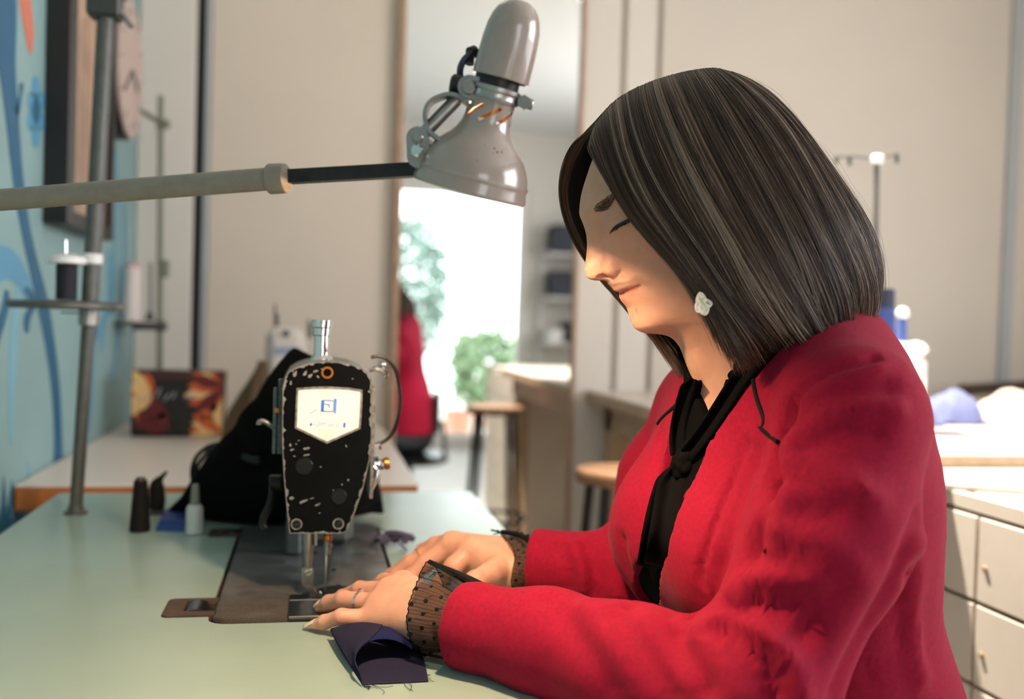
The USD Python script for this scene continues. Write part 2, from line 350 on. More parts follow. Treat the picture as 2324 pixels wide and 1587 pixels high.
usdkit.material(stage, '/World/Looks/pane', {'t': ('transparent_bsdf', {'color': (.97, .98, .98)}), 'g': ('glossy_bsdf', {'roughness': .02, 'color': (1, 1, 1)}), 'f': ('fresnel', {'IOR': 1.45}), 'm': ('mix_closure', {})},
                [('f.fac', 'm.fac'), ('t.BSDF', 'm.closure1'), ('g.BSDF', 'm.closure2')], surface='m.closure')
def framed(name, label, u0, u1, z0, z1, v, w, mull=()):
    d = UsdGeom.Xform.Define(stage, '/World/' + name); tag(d, label, kind='structure')
    for a, b, c, e in ((u0, u0 + w, z0, z1), (u1 - w, u1, z0, z1), (u0 + w, u1 - w, z0, z0 + w * 1.4), (u0 + w, u1 - w, z1 - w, z1)):
        obj('frame_bar', MB().box([a, v - .03, c], [b, v + .03, e], .004), 'frame_white', d)
    for m_ in mull: obj('frame_bar', MB().box([m_ - .025, v - .028, z0 + w], [m_ + .025, v + .028, z1 - w], .004), 'frame_white', d)
    obj('pane', MB().box([u0 + w, v - .004, z0 + w], [u1 - w, v + .004, z1 - w]), 'pane', d)
    return d
framed('door_1', 'white framed glass door onto the garden, seen in the mirror', DU0, DU1, .02, DZ1, VF - .05, .07)
framed('window_1', 'narrow white window beside the glass door, seen in the mirror', 2.40, 2.70, .02, 1.95, VF - .05, .04)
w2 = UsdGeom.Xform.Define(stage, '/World/window_2'); tag(w2, 'wide white window in the right wall', kind='structure')
for a, b, c, e in ((-.75, -.69, 1.25, 2.4), (.94, 1.0, 1.25, 2.4), (.10, .15, 1.31, 2.34), (-.69, .94, 1.25, 1.31), (-.69, .94, 2.34, 2.4)):
    obj('frame_bar', MB().box([UR + .02, a, c], [UR + .08, b, e], .004), 'frame_white', w2)
# garden beyond the glass door
mat('paving', srgb(214, 210, 200), .7, ns=6, amt=.08); mat('leaf', srgb(150, 182, 140), .6, ns=8, amt=.25); mat('leaf_blue', srgb(150, 180, 168), .6, ns=8, amt=.25); mat('terracotta', srgb(196, 150, 126), .7)
struct('ground', MB().box([-3, -9, -.10], [6, VF - .11, -.02]), 'paving', 'pale paved garden ground outside the door')
def shrub(label, c, s, n, m, seed):
    r = np.random.default_rng(seed); t = thing('garden_shrub', label, 'shrub', (c[0], c[1], -.02), 'shrubs in the garden')
    st = MB()
    for k in range(5):
        e = V3(c[0] + r.normal(0, s[0] * .4), c[1] + r.normal(0, s[1] * .3), c[2] + s[2] * r.uniform(.0, .7)); st.tube([V3(c[0] + .03 * k - .06, c[1], -.02), (V3(c[0], c[1], -.02) + e) / 2 + r.normal(0, .04, 3), e], [.014, .01, .005], 6)
    obj('stem', st, 'terracotta', t)
    d = r.normal(size=(n, 3)); d /= np.linalg.norm(d, axis=1)[:, None]; d *= r.uniform(.55, 1, (n, 1)) * np.array(s)
    a = r.normal(size=(n, 3)); a /= np.linalg.norm(a, axis=1)[:, None]; b = np.cross(a, r.normal(size=(n, 3))); b /= np.linalg.norm(b, axis=1)[:, None]
    o = d + np.array(c); L = r.uniform(.05, .09, (n, 1)); w = L * .45
    v = np.stack([o - a * L, o + b * w, o + a * L, o - b * w], 1).reshape(-1, 3); f = np.arange(n)[:, None] * 4 + np.array([0, 1, 2, 3])
    obj('foliage', MB().add(v, f), m, t, smooth=False, kind='stuff')
shrub('tall bluish shrub outside the glass door, reflected in the mirror', (1.1, -5.6, 1.45), (.5, .4, .9), 1500, 'leaf_blue', 1)
shrub('rounded green shrub low outside the glass door', (1.75, -4.2, .6), (.4, .35, .45), 900, 'leaf', 2)
shrub('green shrub at the edge of the garden door reflection', (.1, -5.8, 1.2), (.5, .4, 1.0), 900, 'leaf', 3)
pt = thing('plant_pot', 'small terracotta pot outside the garden door', 'pot', (1.35, -3.2, -.02))
obj('pot', MB().lathe([(.001, 0), (.10, 0), (.14, .24), (.15, .24), (.15, .27), (.125, .27), (.115, .2), (.001, .2)], (1.35, -3.2, -.02), n=24), 'terracotta', pt)
# mirror leaning flat on the back wall
mu0, mu1 = PV(893, 500, VB - .03)[0], PV(1313, 500, VB - .03)[0]
mr = thing('wall_mirror', 'tall wood framed mirror on the back wall reflecting the garden door', 'mirror', (0, 0, 0))
mat('mirror_wood', srgb(176, 142, 116), .5, ns=20, amt=.1); mat('mirror_glass', (.90, .92, .92), .0, 1.0)
mv0, mv1, mz0, mz1, fw = VB - .045, VB - .0101, .22, 2.45, .022
obj('mirror_glass', MB().box([mu0 + fw * .6, mv0 + .012, mz0 + .01], [mu1 - .01, mv0 + .02, mz1 - .01]), 'mirror_glass', mr, smooth=False)
for a, b, c, e in ((mu0, mu0 + fw, mz0, mz1), (mu1 - .012, mu1, mz0, mz1), (mu0, mu1, mz0, mz0 + fw), (mu0, mu1, mz1 - fw, mz1)):
    obj('frame_bar', MB().box([a, mv0, c], [b, mv1, e], .003), 'mirror_wood', mr)
# things by the rear wall that only the mirror shows
mat('dark_navy', srgb(24, 28, 42), .6); mat('shelf_white', srgb(222, 218, 212), .5); mat('brown_box', srgb(150, 104, 74), .7); mat('blue_curtain', srgb(60, 96, 120), .8)
mat('wood_seat', srgb(160, 118, 84), .5, ns=14, amt=.15); mat('black_metal', srgb(26, 25, 26), .45); mat('white_seat', srgb(212, 206, 200), .5)
cu = MB(); G = np.array([[V3(.41 + .10 * i / 30, VF + .045 + .02 * math.sin(i * .9), z) for z in (1.1, 1.5, 1.9, 2.3)] for i in range(31)])
cu.sheet(G, .006); tag(obj('curtain', cu, 'blue_curtain'), 'blue curtain hanging beside the glass door, seen in the mirror', 'curtain')
sh = thing('wall_shelf', 'white open shelf stand in the mirror right of the garden door', 'shelf', (1.95, VF + .2, 0))
for z in (.92, 1.30, 1.66): obj('shelf_board', MB().box([1.88, VF + .03, z - .018], [2.34, VF + .36, z], .003), 'shelf_white', sh)
for u in (1.90, 2.32): obj('upright', MB().box([u - .012, VF + .04, 0], [u + .012, VF + .08, 1.9], .002), 'shelf_white', sh)
for i, (u0, u1, z, h, m, lab) in enumerate(((1.92, 2.04, .92, .10, 'shelf_white', 'white folded pile low on the mirrored shelf'), (2.07, 2.28, .92, .16, 'dark_navy', 'dark box on the lowest mirrored shelf'), (1.94, 2.28, 1.30, .20, 'dark_navy', 'wide dark box on the middle mirrored shelf'), (1.94, 2.28, 1.66, .22, 'dark_navy', 'dark box on the top mirrored shelf'))):
    t = thing('storage_box', lab, 'box', ((u0 + u1) / 2, VF + .2, z))
    obj('body', MB().box([u0, VF + .08, z + .0005], [u1, VF + .32, z + h], .006), m, t); obj('lid', MB().box([u0 - .004, VF + .076, z + h], [u1 + .004, VF + .324, z + h + .018], .004), m, t)
def stool(name, label, c, h, r, seat_m, n_leg=4, spread=1.45):
    t = thing(name, label, 'stool', (c[0], c[1], 0))
    obj('seat', MB().lathe([(.001, -.028), (r * .96, -.028), (r, -.02), (r, -.006), (r * .97, 0), (.001, -.003)], (c[0], c[1], h), n=48), seat_m, t)
    for k in range(n_leg):
        a = math.pi / 4 + k * 2 * math.pi / n_leg; d = V3(math.cos(a), math.sin(a), 0)
        obj('leg', MB().tube([V3(c[0], c[1], 0) + d * r * spread, V3(c[0], c[1], h - .03) + d * r * .78], .011, 8), 'black_metal', t)
    ring = [V3(c[0] + r * 1.16 * math.cos(a), c[1] + r * 1.16 * math.sin(a), h * .42) for a in np.linspace(0, 2 * math.pi, 33)]
    obj('foot_ring', MB().tube(ring, .007, 8), 'black_metal', t)
    return t
sc = PZ(1385, 1078, .66)
stool('wooden_stool', 'round wooden stool with black metal legs behind the seamstress', (PV(1418, 1070, 2.15)[0], 2.15), PV(1418, 1066, 2.15)[2], .112, 'wood_seat', spread=1.3)
stool('white_stool', 'white topped stool with dark legs reflected in the mirror', (1.98, -1.55), .68, .17, 'white_seat', spread=1.25)
# ================================================================== TABLES
TZ = .76
mat('mint', srgb(150, 171, 160), .24, ns=7, amt=.035, bump=.10, bs=900, spec=.5, bdist=.0004)
mat('table_core', srgb(120, 96, 72), .6); mat('table_leg', srgb(70, 72, 74), .4, .6)
mat('white_laminate', srgb(222, 210, 198), .35, ns=2, amt=.02); mat('orange_edge', srgb(178, 104, 44), .5, ns=18, amt=.12)
BED = [(-.092, 1.030), (.096, 1.030), (.096, 1.500), (-.092, 1.500)]
def rrect(u0, v0, u1, v1, r): return shapely.box(u0 + r, v0 + r, u1 - r, v1 - r).buffer(r, quad_segs=8)
bed_pl = rrect(-.092, 1.030, .100, 1.505, .016)
hinges = [PZ(x, y, TZ) for x, y in ((405, 1392), (415, 1338), (470, 1338))]
t = thing('sewing_table', 'mint green topped sewing table under the black sewing machine', 'table', (0, 0, 0))
hole = bed_pl.buffer(.0045)
hp = [rrect(-.144, 1.052, -.084, 1.118, .008), rrect(-.136, 1.430, -.084, 1.480, .008)]
top = shapely.box(-.412, .50, .292, 1.79).difference(hole).difference(hp[0]).difference(hp[1])
g = MB()
for z0, z1, o in ((TZ - .004, TZ - .0006, 0), (TZ - .0006, TZ, -.0006)): g.ext(top.buffer(o), z1 - z0, lambda v, z0=z0: v + [0, 0, z0])
obj('tabletop', g, 'mint', t)
obj('tabletop_core', MB().ext(top, .028, lambda v: v + [0, 0, TZ - .032]), 'table_core', t)
obj('recess_floor', MB().box([-.15, 1.0, TZ - .040], [.12, 1.54, TZ - .0325]), 'black_gap', t)
for u in (-.37, .22):
    for v in (.56, 1.73): obj('leg', MB().box([u - .02, v - .02, 0], [u + .02, v + .02, TZ - .033], .003), 'table_leg', t)
    obj('side_rail', MB().box([u - .015, .58, TZ - .07], [u + .015, 1.71, TZ - .034], .003), 'table_leg', t)
mat('hinge_leather', srgb(74, 56, 46), .7, ns=60, amt=.2, bump=.2, bs=300); mat('steel', srgb(150, 148, 146), .28, 1.0, ns=25, amt=.12); mat('chrome', srgb(220, 218, 216), .08, 1.0)
for k, h in enumerate(hp):
    (a0, b0, a1, b1) = h.bounds; q = h.buffer(-.0006)
    pad = q.difference(shapely.box(a0 + .020, b0 + .016, a1 + .02, b1 - .012))
    o = obj('hinge_pad', MB().ext(pad, .011, lambda v: v + [0, 0, TZ - .0095]), 'hinge_leather', t)
    G = np.array([[V3(a0 + .021 + .036 * i / 12, b0 + .017 + (b1 - b0 - .030) * j / 5, TZ - .002 + .0045 * math.sin(math.pi * min(1, i / 8)) - .004 * (i / 12) ** 3) for j in range(6)] for i in range(13)])
    obj('hinge_tongue', MB().sheet(G, .0018), 'steel', t)

# white table behind, with orange edging
WZ = .765
wc = [PZ(85, 1096, WZ), PZ(950, 1100, WZ)]
wu0, wu1, wv0 = -.495, wc[1][0], wc[1][1]
t = thing('white_table', 'white topped table with orange brown edging against the mural wall', 'table', (0, 0, 0))
obj('tabletop', MB().box([wu0, wv0, WZ - .004], [wu1, 2.86, WZ], .001), 'white_laminate', t)
obj('edge_band', MB().box([wu0, wv0 + .0005, WZ - .045], [wu1 - .0005, 2.859, WZ - .0042], .002), 'orange_edge', t, label='orange brown wooden edging')
for u in (wu0 + .05, wu1 - .05):
    for v in (wv0 + .05, 2.80): obj('leg', MB().box([u - .02, v - .02, 0], [u + .02, v + .02, WZ - .0345], .003), 'table_leg', t)
print('white table', wu0, wu1, wv0, wc)

# ================================================================== SEWING MACHINE
BZ = TZ + .003
nd = PZ(739, 1349, BZ); VN = nd[1]; VFACE = VN - .020
mat('enamel_black', (.0014, .0014, .0015), .26, spec=.09, ns=40, amt=.2)
mat('hammer_grey', srgb(92, 100, 98), .38, .35, ns=300, amt=.22, bump=.25, bs=420)
mat('worn_metal', srgb(132, 132, 130), .42, .6, ns=160, amt=.3); mat('chip_grey', srgb(118, 120, 122), .45, .2, ns=300, amt=.25); mat('dark_steel', srgb(62, 60, 58), .35, .9, ns=60, amt=.2)
mat('brass', srgb(176, 112, 54), .3, 1.0); mat('black_knob', (.0025, .0025, .0028), .3, spec=.25); mat('pure_black', (.0012, .0012, .0012), .9, spec=.05)
# bed paint: brown worn hammer finish in front, bare grey metal towards the pillar
usdkit.material(stage, '/World/Looks/bed_paint', {
    'g': ('geometry', {}), 's': ('separate_xyz', {}), 't': ('noise_texture', dict(scale=30, detail=5)), 'f': ('noise_texture', dict(scale=750, detail=2)),
    'y': ('map_range', dict(from_min=1.06, from_max=1.20, to_min=0., to_max=1., clamp=True)), 'add': ('math', dict(math_type='multiply_add', value2=1.4, value3=-.72)), 'su': ('math', dict(math_type='add', use_clamp=True)),
    'brown': ('rgb_ramp', dict(ramp=[(.35, srgb(66, 60, 53)), (.65, srgb(98, 90, 80))])), 'grey': ('rgb_ramp', dict(ramp=[(.3, srgb(82, 83, 84)), (.7, srgb(120, 121, 122))])),
    'mx': ('mix_color', {}), 'b': ('bump', dict(strength=.5, distance=.0004)), 'ro': ('map_range', dict(from_min=0., from_max=1., to_min=.55, to_max=.30)), 'p': ('principled_bsdf', dict(metallic=.35))},
    [('g.position', 's.vector'), ('g.position', 't.vector'), ('g.position', 'f.vector'), ('s.y', 'y.value'), ('t.fac', 'add.value1'), ('y.result', 'su.value1'), ('add.value', 'su.value2'), ('f.fac', 'brown.fac'), ('t.fac', 'grey.fac'),
     ('su.value', 'mx.fac'), ('brown.color', 'mx.a'), ('grey.color', 'mx.b'), ('mx.result', 'p.base_color'), ('f.fac', 'b.height'), ('b.normal', 'p.normal'), ('su.value', 'ro.value'), ('ro.result', 'p.roughness')], surface='p.BSDF')
sm = thing('sewing_machine', 'black faced industrial sewing machine with a white shield badge', 'sewing machine', (0, 0, 0))
sp = PZ(655, 1409, BZ)
SU0, SV1 = PZ(655, 1385, BZ)[0], PZ(655, 1366, BZ)[1]
slide = shapely.box(SU0, 1.0, .2, SV1 + .028)
bed2 = bed_pl.difference(slide)
g = MB()
for z0, z1, o in ((TZ - .030, BZ - .0030, 0), (BZ - .0030, BZ - .0015, -.0008), (BZ - .0015, BZ - .0004, -.002), (BZ - .0004, BZ, -.0036)):
    g.ext(bed2.buffer(o), z1 - z0, lambda v, z0=z0: v + [0, 0, z0])
g.ext(bed_pl.intersection(slide).buffer(-.0004), .02, lambda v: v + [0, 0, TZ - .03])
obj('bed', g, 'bed_paint', sm)
rim = bed_pl.buffer(-.0002).difference(bed_pl.buffer(-.0046)).difference(slide)
r_ = np.random.default_rng(3); chips = []
for k in range(26):
    u = -.085 + .11 * r_.random(); chips.append(affinity.rotate(affinity.scale(Point(u, 1.0306).buffer(1, 6), .0016 * r_.uniform(.5, 1.5), .0012), r_.uniform(-40, 40)))
def face_front(pl, v, h): return MB().ext(pl, h, lambda q: np.stack([q[:, 0], v - q[:, 2], q[:, 1]], 1))
cp = [affinity.scale(Point(-.07 + .1 * r_.random(), BZ - .006 - .004 * r_.random()).buffer(1, 5), .0018 * r_.uniform(.4, 1.6), .0009 * r_.uniform(.6, 1.4)) for _ in range(30)]
obj('paint_chip', face_front(shapely.union_all(cp), 1.0301, .0002), 'black_knob', sm, kind='stuff')
# slide plate and needle plate (the round one carries the feed slot)
cu_, cv_ = nd[0] + .012, VN + .006
front = shapely.box(SU0 + .0004, 1.031, .098, SV1)
g = MB(); g.box([SU0 + .0004, 1.0305, BZ - .005], [.099, SV1, BZ + .0012], .0005)
obj('slide_plate', g, 'steel', sm)
obj('slide_plate_edge', MB().box([SU0 + .0004, SV1 + .0003, BZ - .004], [.099, SV1 + .0022, BZ + .0016], .0004), 'chrome', sm)
obj('throat_plate', MB().box([SU0 + .0004, SV1 + .0026, BZ - .004], [.099, SV1 + .0276, BZ + .0004], .0004), 'dark_steel', sm)
ring = Point(cu_, cv_).buffer(.0215, 24)
slot = shapely.union_all([shapely.box(nd[0] - .010, VN - .009, nd[0] + .012, VN - .006), shapely.box(nd[0] - .010, VN + .005, nd[0] + .012, VN + .008), Point(nd[0], VN).buffer(.0012), Point(cu_ + .014, cv_ + .003).buffer(.0022), Point(cu_ - .012, cv_ - .010).buffer(.0022)])
obj('needle_plate', MB().ext(ring.difference(slot), .0016, lambda v: v + [0, 0, BZ + .0006]), 'dark_steel', sm)
obj('feed_dog', MB().box([nd[0] - .009, VN - .0085, BZ], [nd[0] + .011, VN - .0065, BZ + .0024]).box([nd[0] - .009, VN + .0055, BZ], [nd[0] + .011, VN + .0075, BZ + .0024]), 'steel', sm)
for x, y in ((768, 1330), (772, 1337), (758, 1294), (716, 1256)):
    q = PZ(x, y, BZ); obj('bed_screw', MB().cyl(q, q + V3(0, 0, .0012), .003, 16, bev=.0004), 'dark_steel', sm)
# head
def fp(pts, v): return [(lambda q: (q[0], q[2]))(PV(x, y, v)) for x, y in pts]
OUT = fp([(657, 1209), (645, 1080), (641, 1000), (642, 880), (647, 858), (656, 844), (672, 834), (695, 826), (730, 821), (765, 822), (795, 827), (820, 836), (834, 848), (841, 862), (843, 900), (842, 1000), (838, 1040), (822, 1110), (803, 1165), (787, 1203), (776, 1209)], VFACE)
outl = Polygon(OUT).buffer(.004).buffer(-.004)
cas = outl.buffer(.0012)
obj('head_casing', face_front(cas, VFACE + .11, .1085), 'hammer_grey', sm)
g = face_front(outl, VFACE + .0012, .0042); 
for k, (o, h) in enumerate(((-.0005, .0008), (-.0011, .0008), (-.002, .0006))): g.ext(outl.buffer(o), h, lambda q, k=k: np.stack([q[:, 0], VFACE - .003 - .0008 * k - q[:, 2] + (0 if k < 2 else 0), q[:, 1]], 1))
obj('face_plate', g, 'enamel_black', sm)
VF2 = VFACE - .00525
# worn bright edge of the face plate: a ragged rim
ts = np.linspace(0, outl.exterior.length, 420); ins = []
for k, s_ in enumerate(ts):
    p = outl.exterior.interpolate(s_); w = .0005 + .0013 * max(0, meshkit.fbm(np.array([[s_ * 260, 0, 0]]), 3, 5)[0] - .42) * 4
    if p.y < TZ + .10 or p.x < outl.centroid.x - .036: w *= 1.25
    n_ = outl.exterior.interpolate(s_ + .0004); d_ = np.array([n_.x - p.x, n_.y - p.y]); d_ /= np.linalg.norm(d_) + 1e-12
    ins.append((p.x, p.y, d_, w))
ccw = outl.exterior.is_ccw; vin = [(x + (-d[1] if ccw else d[1]) * w, y + (d[0] if ccw else -d[0]) * w) for x, y, d, w in ins]
edge = outl.buffer(.00005).difference(Polygon(vin).buffer(0))
obj('worn_edge', face_front(edge, VFACE - .0040, .00125), 'chip_grey', sm, smooth=False)
sc = []
for x, y, L, w, a in ((695, 1018, 8, 3.4, -8), (663, 1021, 6, 2.6, -14), (696, 1033, 11, 2.2, -8), (690, 1138, 15, 3.6, -22), (720, 1146, 9, 3, -28), (709, 1131, 7, 1.6, -20), (668, 1036, 4, 2, 10), (679, 1000, 4, 1.6, 0), (786, 1013, 4, 2, 60), (728, 1060, 2.4, 1.6, 0), (692, 848, 8, 4, -50), (704, 853, 7, 4, -40), (716, 843, 9, 3, -20), (722, 856, 5, 2.4, 40), (735, 838, 10, 2.4, 5), (669, 850, 5, 9, 15), (660, 870, 3, 6, 5), (800, 860, 3, 1.5, 0), (776, 1100, 2, 2, 0), (757, 1113, 2, 2, 0), (662, 1131, 6, 5, 0), (659, 1010, 3, 5, 0), (725, 1165, 3, 1.3, 0), (700, 985, 4, 1.2, 30), (838, 889, 3, 4, 0), (790, 1090, 2.2, 3, 30), (672, 1008, 2, 2, 0)):
    c_ = PV(x, y, VF2); e = affinity.rotate(affinity.scale(Point(c_[0], c_[2]).buffer(1, 4), L * 4.9e-4 * .8, w * 4.9e-4 * .8), -a, origin=(c_[0], c_[2]))
    v_ = np.array(e.exterior.coords); jit = meshkit.noise(np.c_[v_ * 900, np.zeros(len(v_))], 3)[:, None]; ctr = np.array([c_[0], c_[2]])
    sc.append(Polygon(ctr + (v_ - ctr) * (.55 + .8 * jit)).buffer(0))
obj('scratch', face_front(shapely.union_all(sc), VF2 + .0002, .0004), 'chip_grey', sm, smooth=False, kind='stuff')
# badge
mat('badge_white', srgb(206, 206, 206), .35); mat('badge_blue', srgb(24, 92, 176), .5); mat('badge_blue_pale', srgb(70, 118, 192), .5); mat('badge_ink', srgb(104, 104, 132), .6); mat('badge_line', srgb(176, 170, 168), .5)
bp = fp([(673, 881), (712, 878), (745, 877.5), (790, 880), (823, 885), (821, 935), (818, 973), (742, 1007), (669, 972), (671, 925)], VF2)
badge = Polygon(bp).buffer(.0012).buffer(-.0012); inner = badge.buffer(-.0022)
b_ = obj('badge', face_front(inner.buffer(.0004), VF2 + .0002, .0011), 'badge_white', sm, label='white shield badge with worn blue print')
obj('badge_rim', face_front(badge.difference(inner), VF2 + .0002, .0020), 'worn_metal', b_)
VB2 = VF2 - .0009
def print_px(name, pts, m): obj(name, face_front(Polygon(fp(pts, VB2)).buffer(0), VB2 + .0001, .00016), m, b_, smooth=False)
for dx in range(-3, 4): print_px('pinstripe', [(741 + dx * 5.2, 883), (742.2 + dx * 5.2, 883), (741.6 + dx * 5.2, 908), (740.4 + dx * 5.2, 908)], 'badge_line')
for dx in range(-3, 4):
    yb = 1001 - abs(dx) * 2.6
    print_px('pinstripe', [(736 + dx * 5.2 + 4, 972), (737.6 + dx * 5.2 + 4, 972), (737.6 + dx * 5.2 + 4, yb), (736 + dx * 5.2 + 4, yb)], 'badge_line')
print_px('emblem', [(729, 908), (736.5, 908), (735, 935.5), (727.6, 935.5)], 'badge_blue'); print_px('emblem', [(756.5, 909.6), (764.6, 910), (763, 935.4), (755.6, 935)], 'badge_blue_pale')
print_px('emblem', [(758, 905), (764, 905.5), (764, 910), (758, 909.5)], 'badge_blue'); print_px('emblem', [(757.4, 935.5), (762.5, 936), (762.4, 939), (757.3, 938.6)], 'badge_blue')
print_px('emblem', [(736.6, 907.6), (756.4, 908.6), (756.4, 911.4), (736.6, 910.4)], 'badge_blue'); print_px('emblem', [(735.1, 932.6), (755.5, 933.2), (755.5, 936), (735.1, 935.4)], 'badge_blue')
print_px('emblem', [(736.7, 916.4), (748.6, 918), (748.6, 927), (746, 927), (746, 921), (736.7, 919.2)], 'badge_blue')
print_px('lettering', [(703, 961), (708.5, 960), (708, 967), (702.6, 967)], 'badge_blue'); print_px('lettering', [(779, 960), (785, 959.4), (784, 971), (778.5, 971)], 'badge_blue')
o0 = PV(711, 967.5, VB2); 
def letters(txt, px, h, m, shear=.25):
    tm = meshkit.text_mesh(txt, h, .00016); v = np.array(tm.vertices); v[:, 0] += v[:, 1] * shear; o_ = PV(*px, VB2)
    obj('lettering', MB().add(np.stack([o_[0] + v[:, 0], VB2 - v[:, 2], o_[2] + v[:, 1]], 1), tm.faces), m, b_, smooth=False)
letters('\u2039Jm', (709, 967.5), .0056, 'badge_blue_pale'); letters('oo', (743, 968.5), .0046, 'badge_blue_pale'); letters('c', (762, 968.5), .0052, 'badge_blue_pale')
print_px('scuff', [(702, 938), (719, 930), (719.5, 931.5), (703, 939.4)], 'badge_ink')
# plugs, screws, oil hole on the face
def disc(name, x, y, r, h, m, slotted=0., v=None, par=sm, bev=.0012):
    c_ = PV(x, y, VF2 if v is None else v); o = obj(name, MB().cyl(c_ + V3(0, .001, 0), c_ - V3(0, h, 0), r, 32, bev=bev), m, par)
    if slotted:
        s_ = affinity.rotate(shapely.box(c_[0] - r * .8, c_[2] - r * .11, c_[0] + r * .8, c_[2] + r * .11), slotted, origin=(c_[0], c_[2])); obj('screw_slot', face_front(s_, c_[1] - h + .0001, .0002), 'black_gap', o, smooth=False)
    return o
disc('rubber_plug', 690, 1059, .0098, .0022, 'black_knob'); disc('rubber_plug', 769, 1128, .0088, .0022, 'black_knob')
for x, y, a in ((673, 1190, 10), (768, 1189, 70)):
    c_ = PV(x, y, VF2); obj('screw_collar', face_front(Point(c_[0], c_[2]).buffer(.0062).difference(Point(c_[0], c_[2]).buffer(.0046)), VF2 + .0004, .0014), 'worn_metal', sm)
    disc('face_screw', x, y, .0046, .0022, 'black_knob', a)
c_ = PV(743, 846, VF2); obj('oil_hole_rim', face_front(Point(c_[0], c_[2]).buffer(.0064).difference(Point(c_[0], c_[2]).buffer(.0044)), VF2 + .0004, .0016), 'brass', sm); obj('oil_hole', face_front(Point(c_[0], c_[2]).buffer(.0044), VF2 + .0001, .0004), 'pure_black', sm)
# bars, needle and presser foot
def at(x, y, dv=0.): return PV(x, y, VN + dv)
zb = outl.bounds[1]
obj('presser_bar', MB().cyl(at(700, 1195), at(700, 1246), .0058, 20).cyl(at(700, 1246), at(699.5, 1274), .0048, 20).cyl(at(699.5, 1274), at(699, 1290), .0042, 20), 'steel', sm)
obj('presser_guide', MB().box(at(717, 1196) - V3(.0012, .002, 0), at(717, 1238) + V3(.0012, .002, 0)), 'steel', sm)
nb = obj('needle_bar', MB().cyl(at(744, 1190), at(744, 1216), .0036, 20), 'steel', sm)
obj('needle_bar_collar', MB().cyl(at(744, 1213), at(744, 1227), .0052, 20, bev=.0006), 'brass', nb, label='brass collar on the needle bar')
obj('needle_clamp', MB().cyl(at(743.5, 1227), at(742.5, 1259), .0040, 20, bev=.0008).cyl(at(748, 1240, -.003), at(752, 1238, -.008), .0022, 12), 'steel', nb)
obj('needle', MB().tube([at(740.5, 1258), at(739.5, 1290), at(738.5, 1335), at(738, 1352)], [.0009, .0008, .0007, .0002], 8), 'chrome', nb)
obj('thread', MB().tube(spline([at(752, 1215, -.006), at(746, 1262, -.004), at(741, 1318, -.002), at(738.8, 1338)], 16), .00018, 5).tube(spline([at(764, 1214, -.006), at(752, 1262, -.002), at(742, 1318)], 12), .00018, 5), 'black_knob', sm)
pf = obj('presser_foot', MB().ext(Polygon([(x, z) for x, z in fp([(685, 1291), (688, 1287), (709, 1288), (711.5, 1292), (711.5, 1329), (697, 1330), (684.5, 1323)], VN)]), .0042, lambda q: np.stack([q[:, 0], VN + .001 - q[:, 2], q[:, 1]], 1)), 'steel', sm)
obj('foot_shank', MB().ext(Polygon(fp([(692, 1328), (711.5, 1329), (712, 1336), (715, 1340), (726, 1352), (727, 1357), (700, 1357), (703, 1345)], VN)), .005, lambda q: np.stack([q[:, 0], VN - .0005 - q[:, 2], q[:, 1]], 1)), 'steel', pf)
obj('foot_sole', MB().box(at(697, 1357) + V3(0, -.010, 0), at(742, 1364) + V3(0, .008, 0), .0008).box(at(689, 1351) + V3(0, -.006, 0), at(701, 1362) + V3(0, -.002, 0), .001).tube([at(725, 1342, -.003), at(730, 1350, -.004), at(741, 1356, -.006)], .0012, 8), 'chrome', pf)
disc('foot_screw', 700, 1299, .0042, .0018, 'chrome', 25, v=VN - .0034, par=pf, bev=.0005)
# arm, pillar and hand wheel behind the head
obj('arm', MB().box([cas.bounds[0] + .018, VFACE + .10, TZ + .155], [cas.bounds[2] - .012, 1.50, TZ + .235], .022), 'hammer_grey', sm)
obj('pillar', MB().box([cas.bounds[0] + .008, 1.345, BZ - .001], [cas.bounds[2] - .006, 1.49, TZ + .20], .012), 'hammer_grey', sm)
obj('bed_shield', MB().box([cas.bounds[0] + .004, 1.30, BZ - .0005], [cas.bounds[0] + .024, 1.345, BZ + .055], .004), 'hammer_grey', sm)
hw = obj('hand_wheel', MB().lathe([(.012, -.012), (.036, -.012), (.040, -.006), (.040, .012), (.036, .016), (.014, .01), (.012, .03), (.001, .03)], (.0, 1.525, TZ + .205), (0, 1, 0), 48), 'dark_steel', sm)
# chrome post on top of the head
q0 = PV(729, 822, VFACE + .03); q1 = PV(730.5, 726, VFACE + .03); L = np.linalg.norm(q1 - q0)
obj('presser_regulator', MB().lathe([(.001, -.006), (.0125, -.006), (.0125, .004), (.0085, .008), (.0082, L * .28), (.0086, L * .3), (.0082, L * .62), (.0096, L * .64), (.0096, L * .8), (.0112, L * .83), (.0112, L - .001), (.0100, L), (.001, L)], q0, q1 - q0, 32), 'chrome', sm)
# take-up guard, thread guides and tension unit on the operator's side
VS = VFACE + .035; 
obj('takeup_guard', MB().tube(spline([PV(842, 812, VS), PV(872, 812, VS), PV(892, 830, VS), PV(905, 870, VS), PV(909, 910, VS), PV(900, 960, VS), PV(886, 990, VS), PV(866, 1005, VS), PV(846, 1010, VS)], 40), .0021, 10), 'dark_steel', sm)
obj('thread_guide', MB().tube(spline([PV(838, 842, VS), PV(852, 838, VS), PV(868, 842, VS), PV(876, 850, VS), PV(872, 858, VS)], 20), .0030, 10).sphere(PV(868, 828, VS), .0045).tube([PV(845, 838, VS), PV(866, 830, VS)], .0022, 8), 'chrome', sm)
obj('thread_guide', MB().box(PV(838, 1006, VS) - V3(0, .005, 0), PV(864, 1012, VS) + V3(0, .005, 0), .001).tube([PV(862, 1008, VS), PV(864, 1020, VS)], .0018, 8), 'chrome', sm)
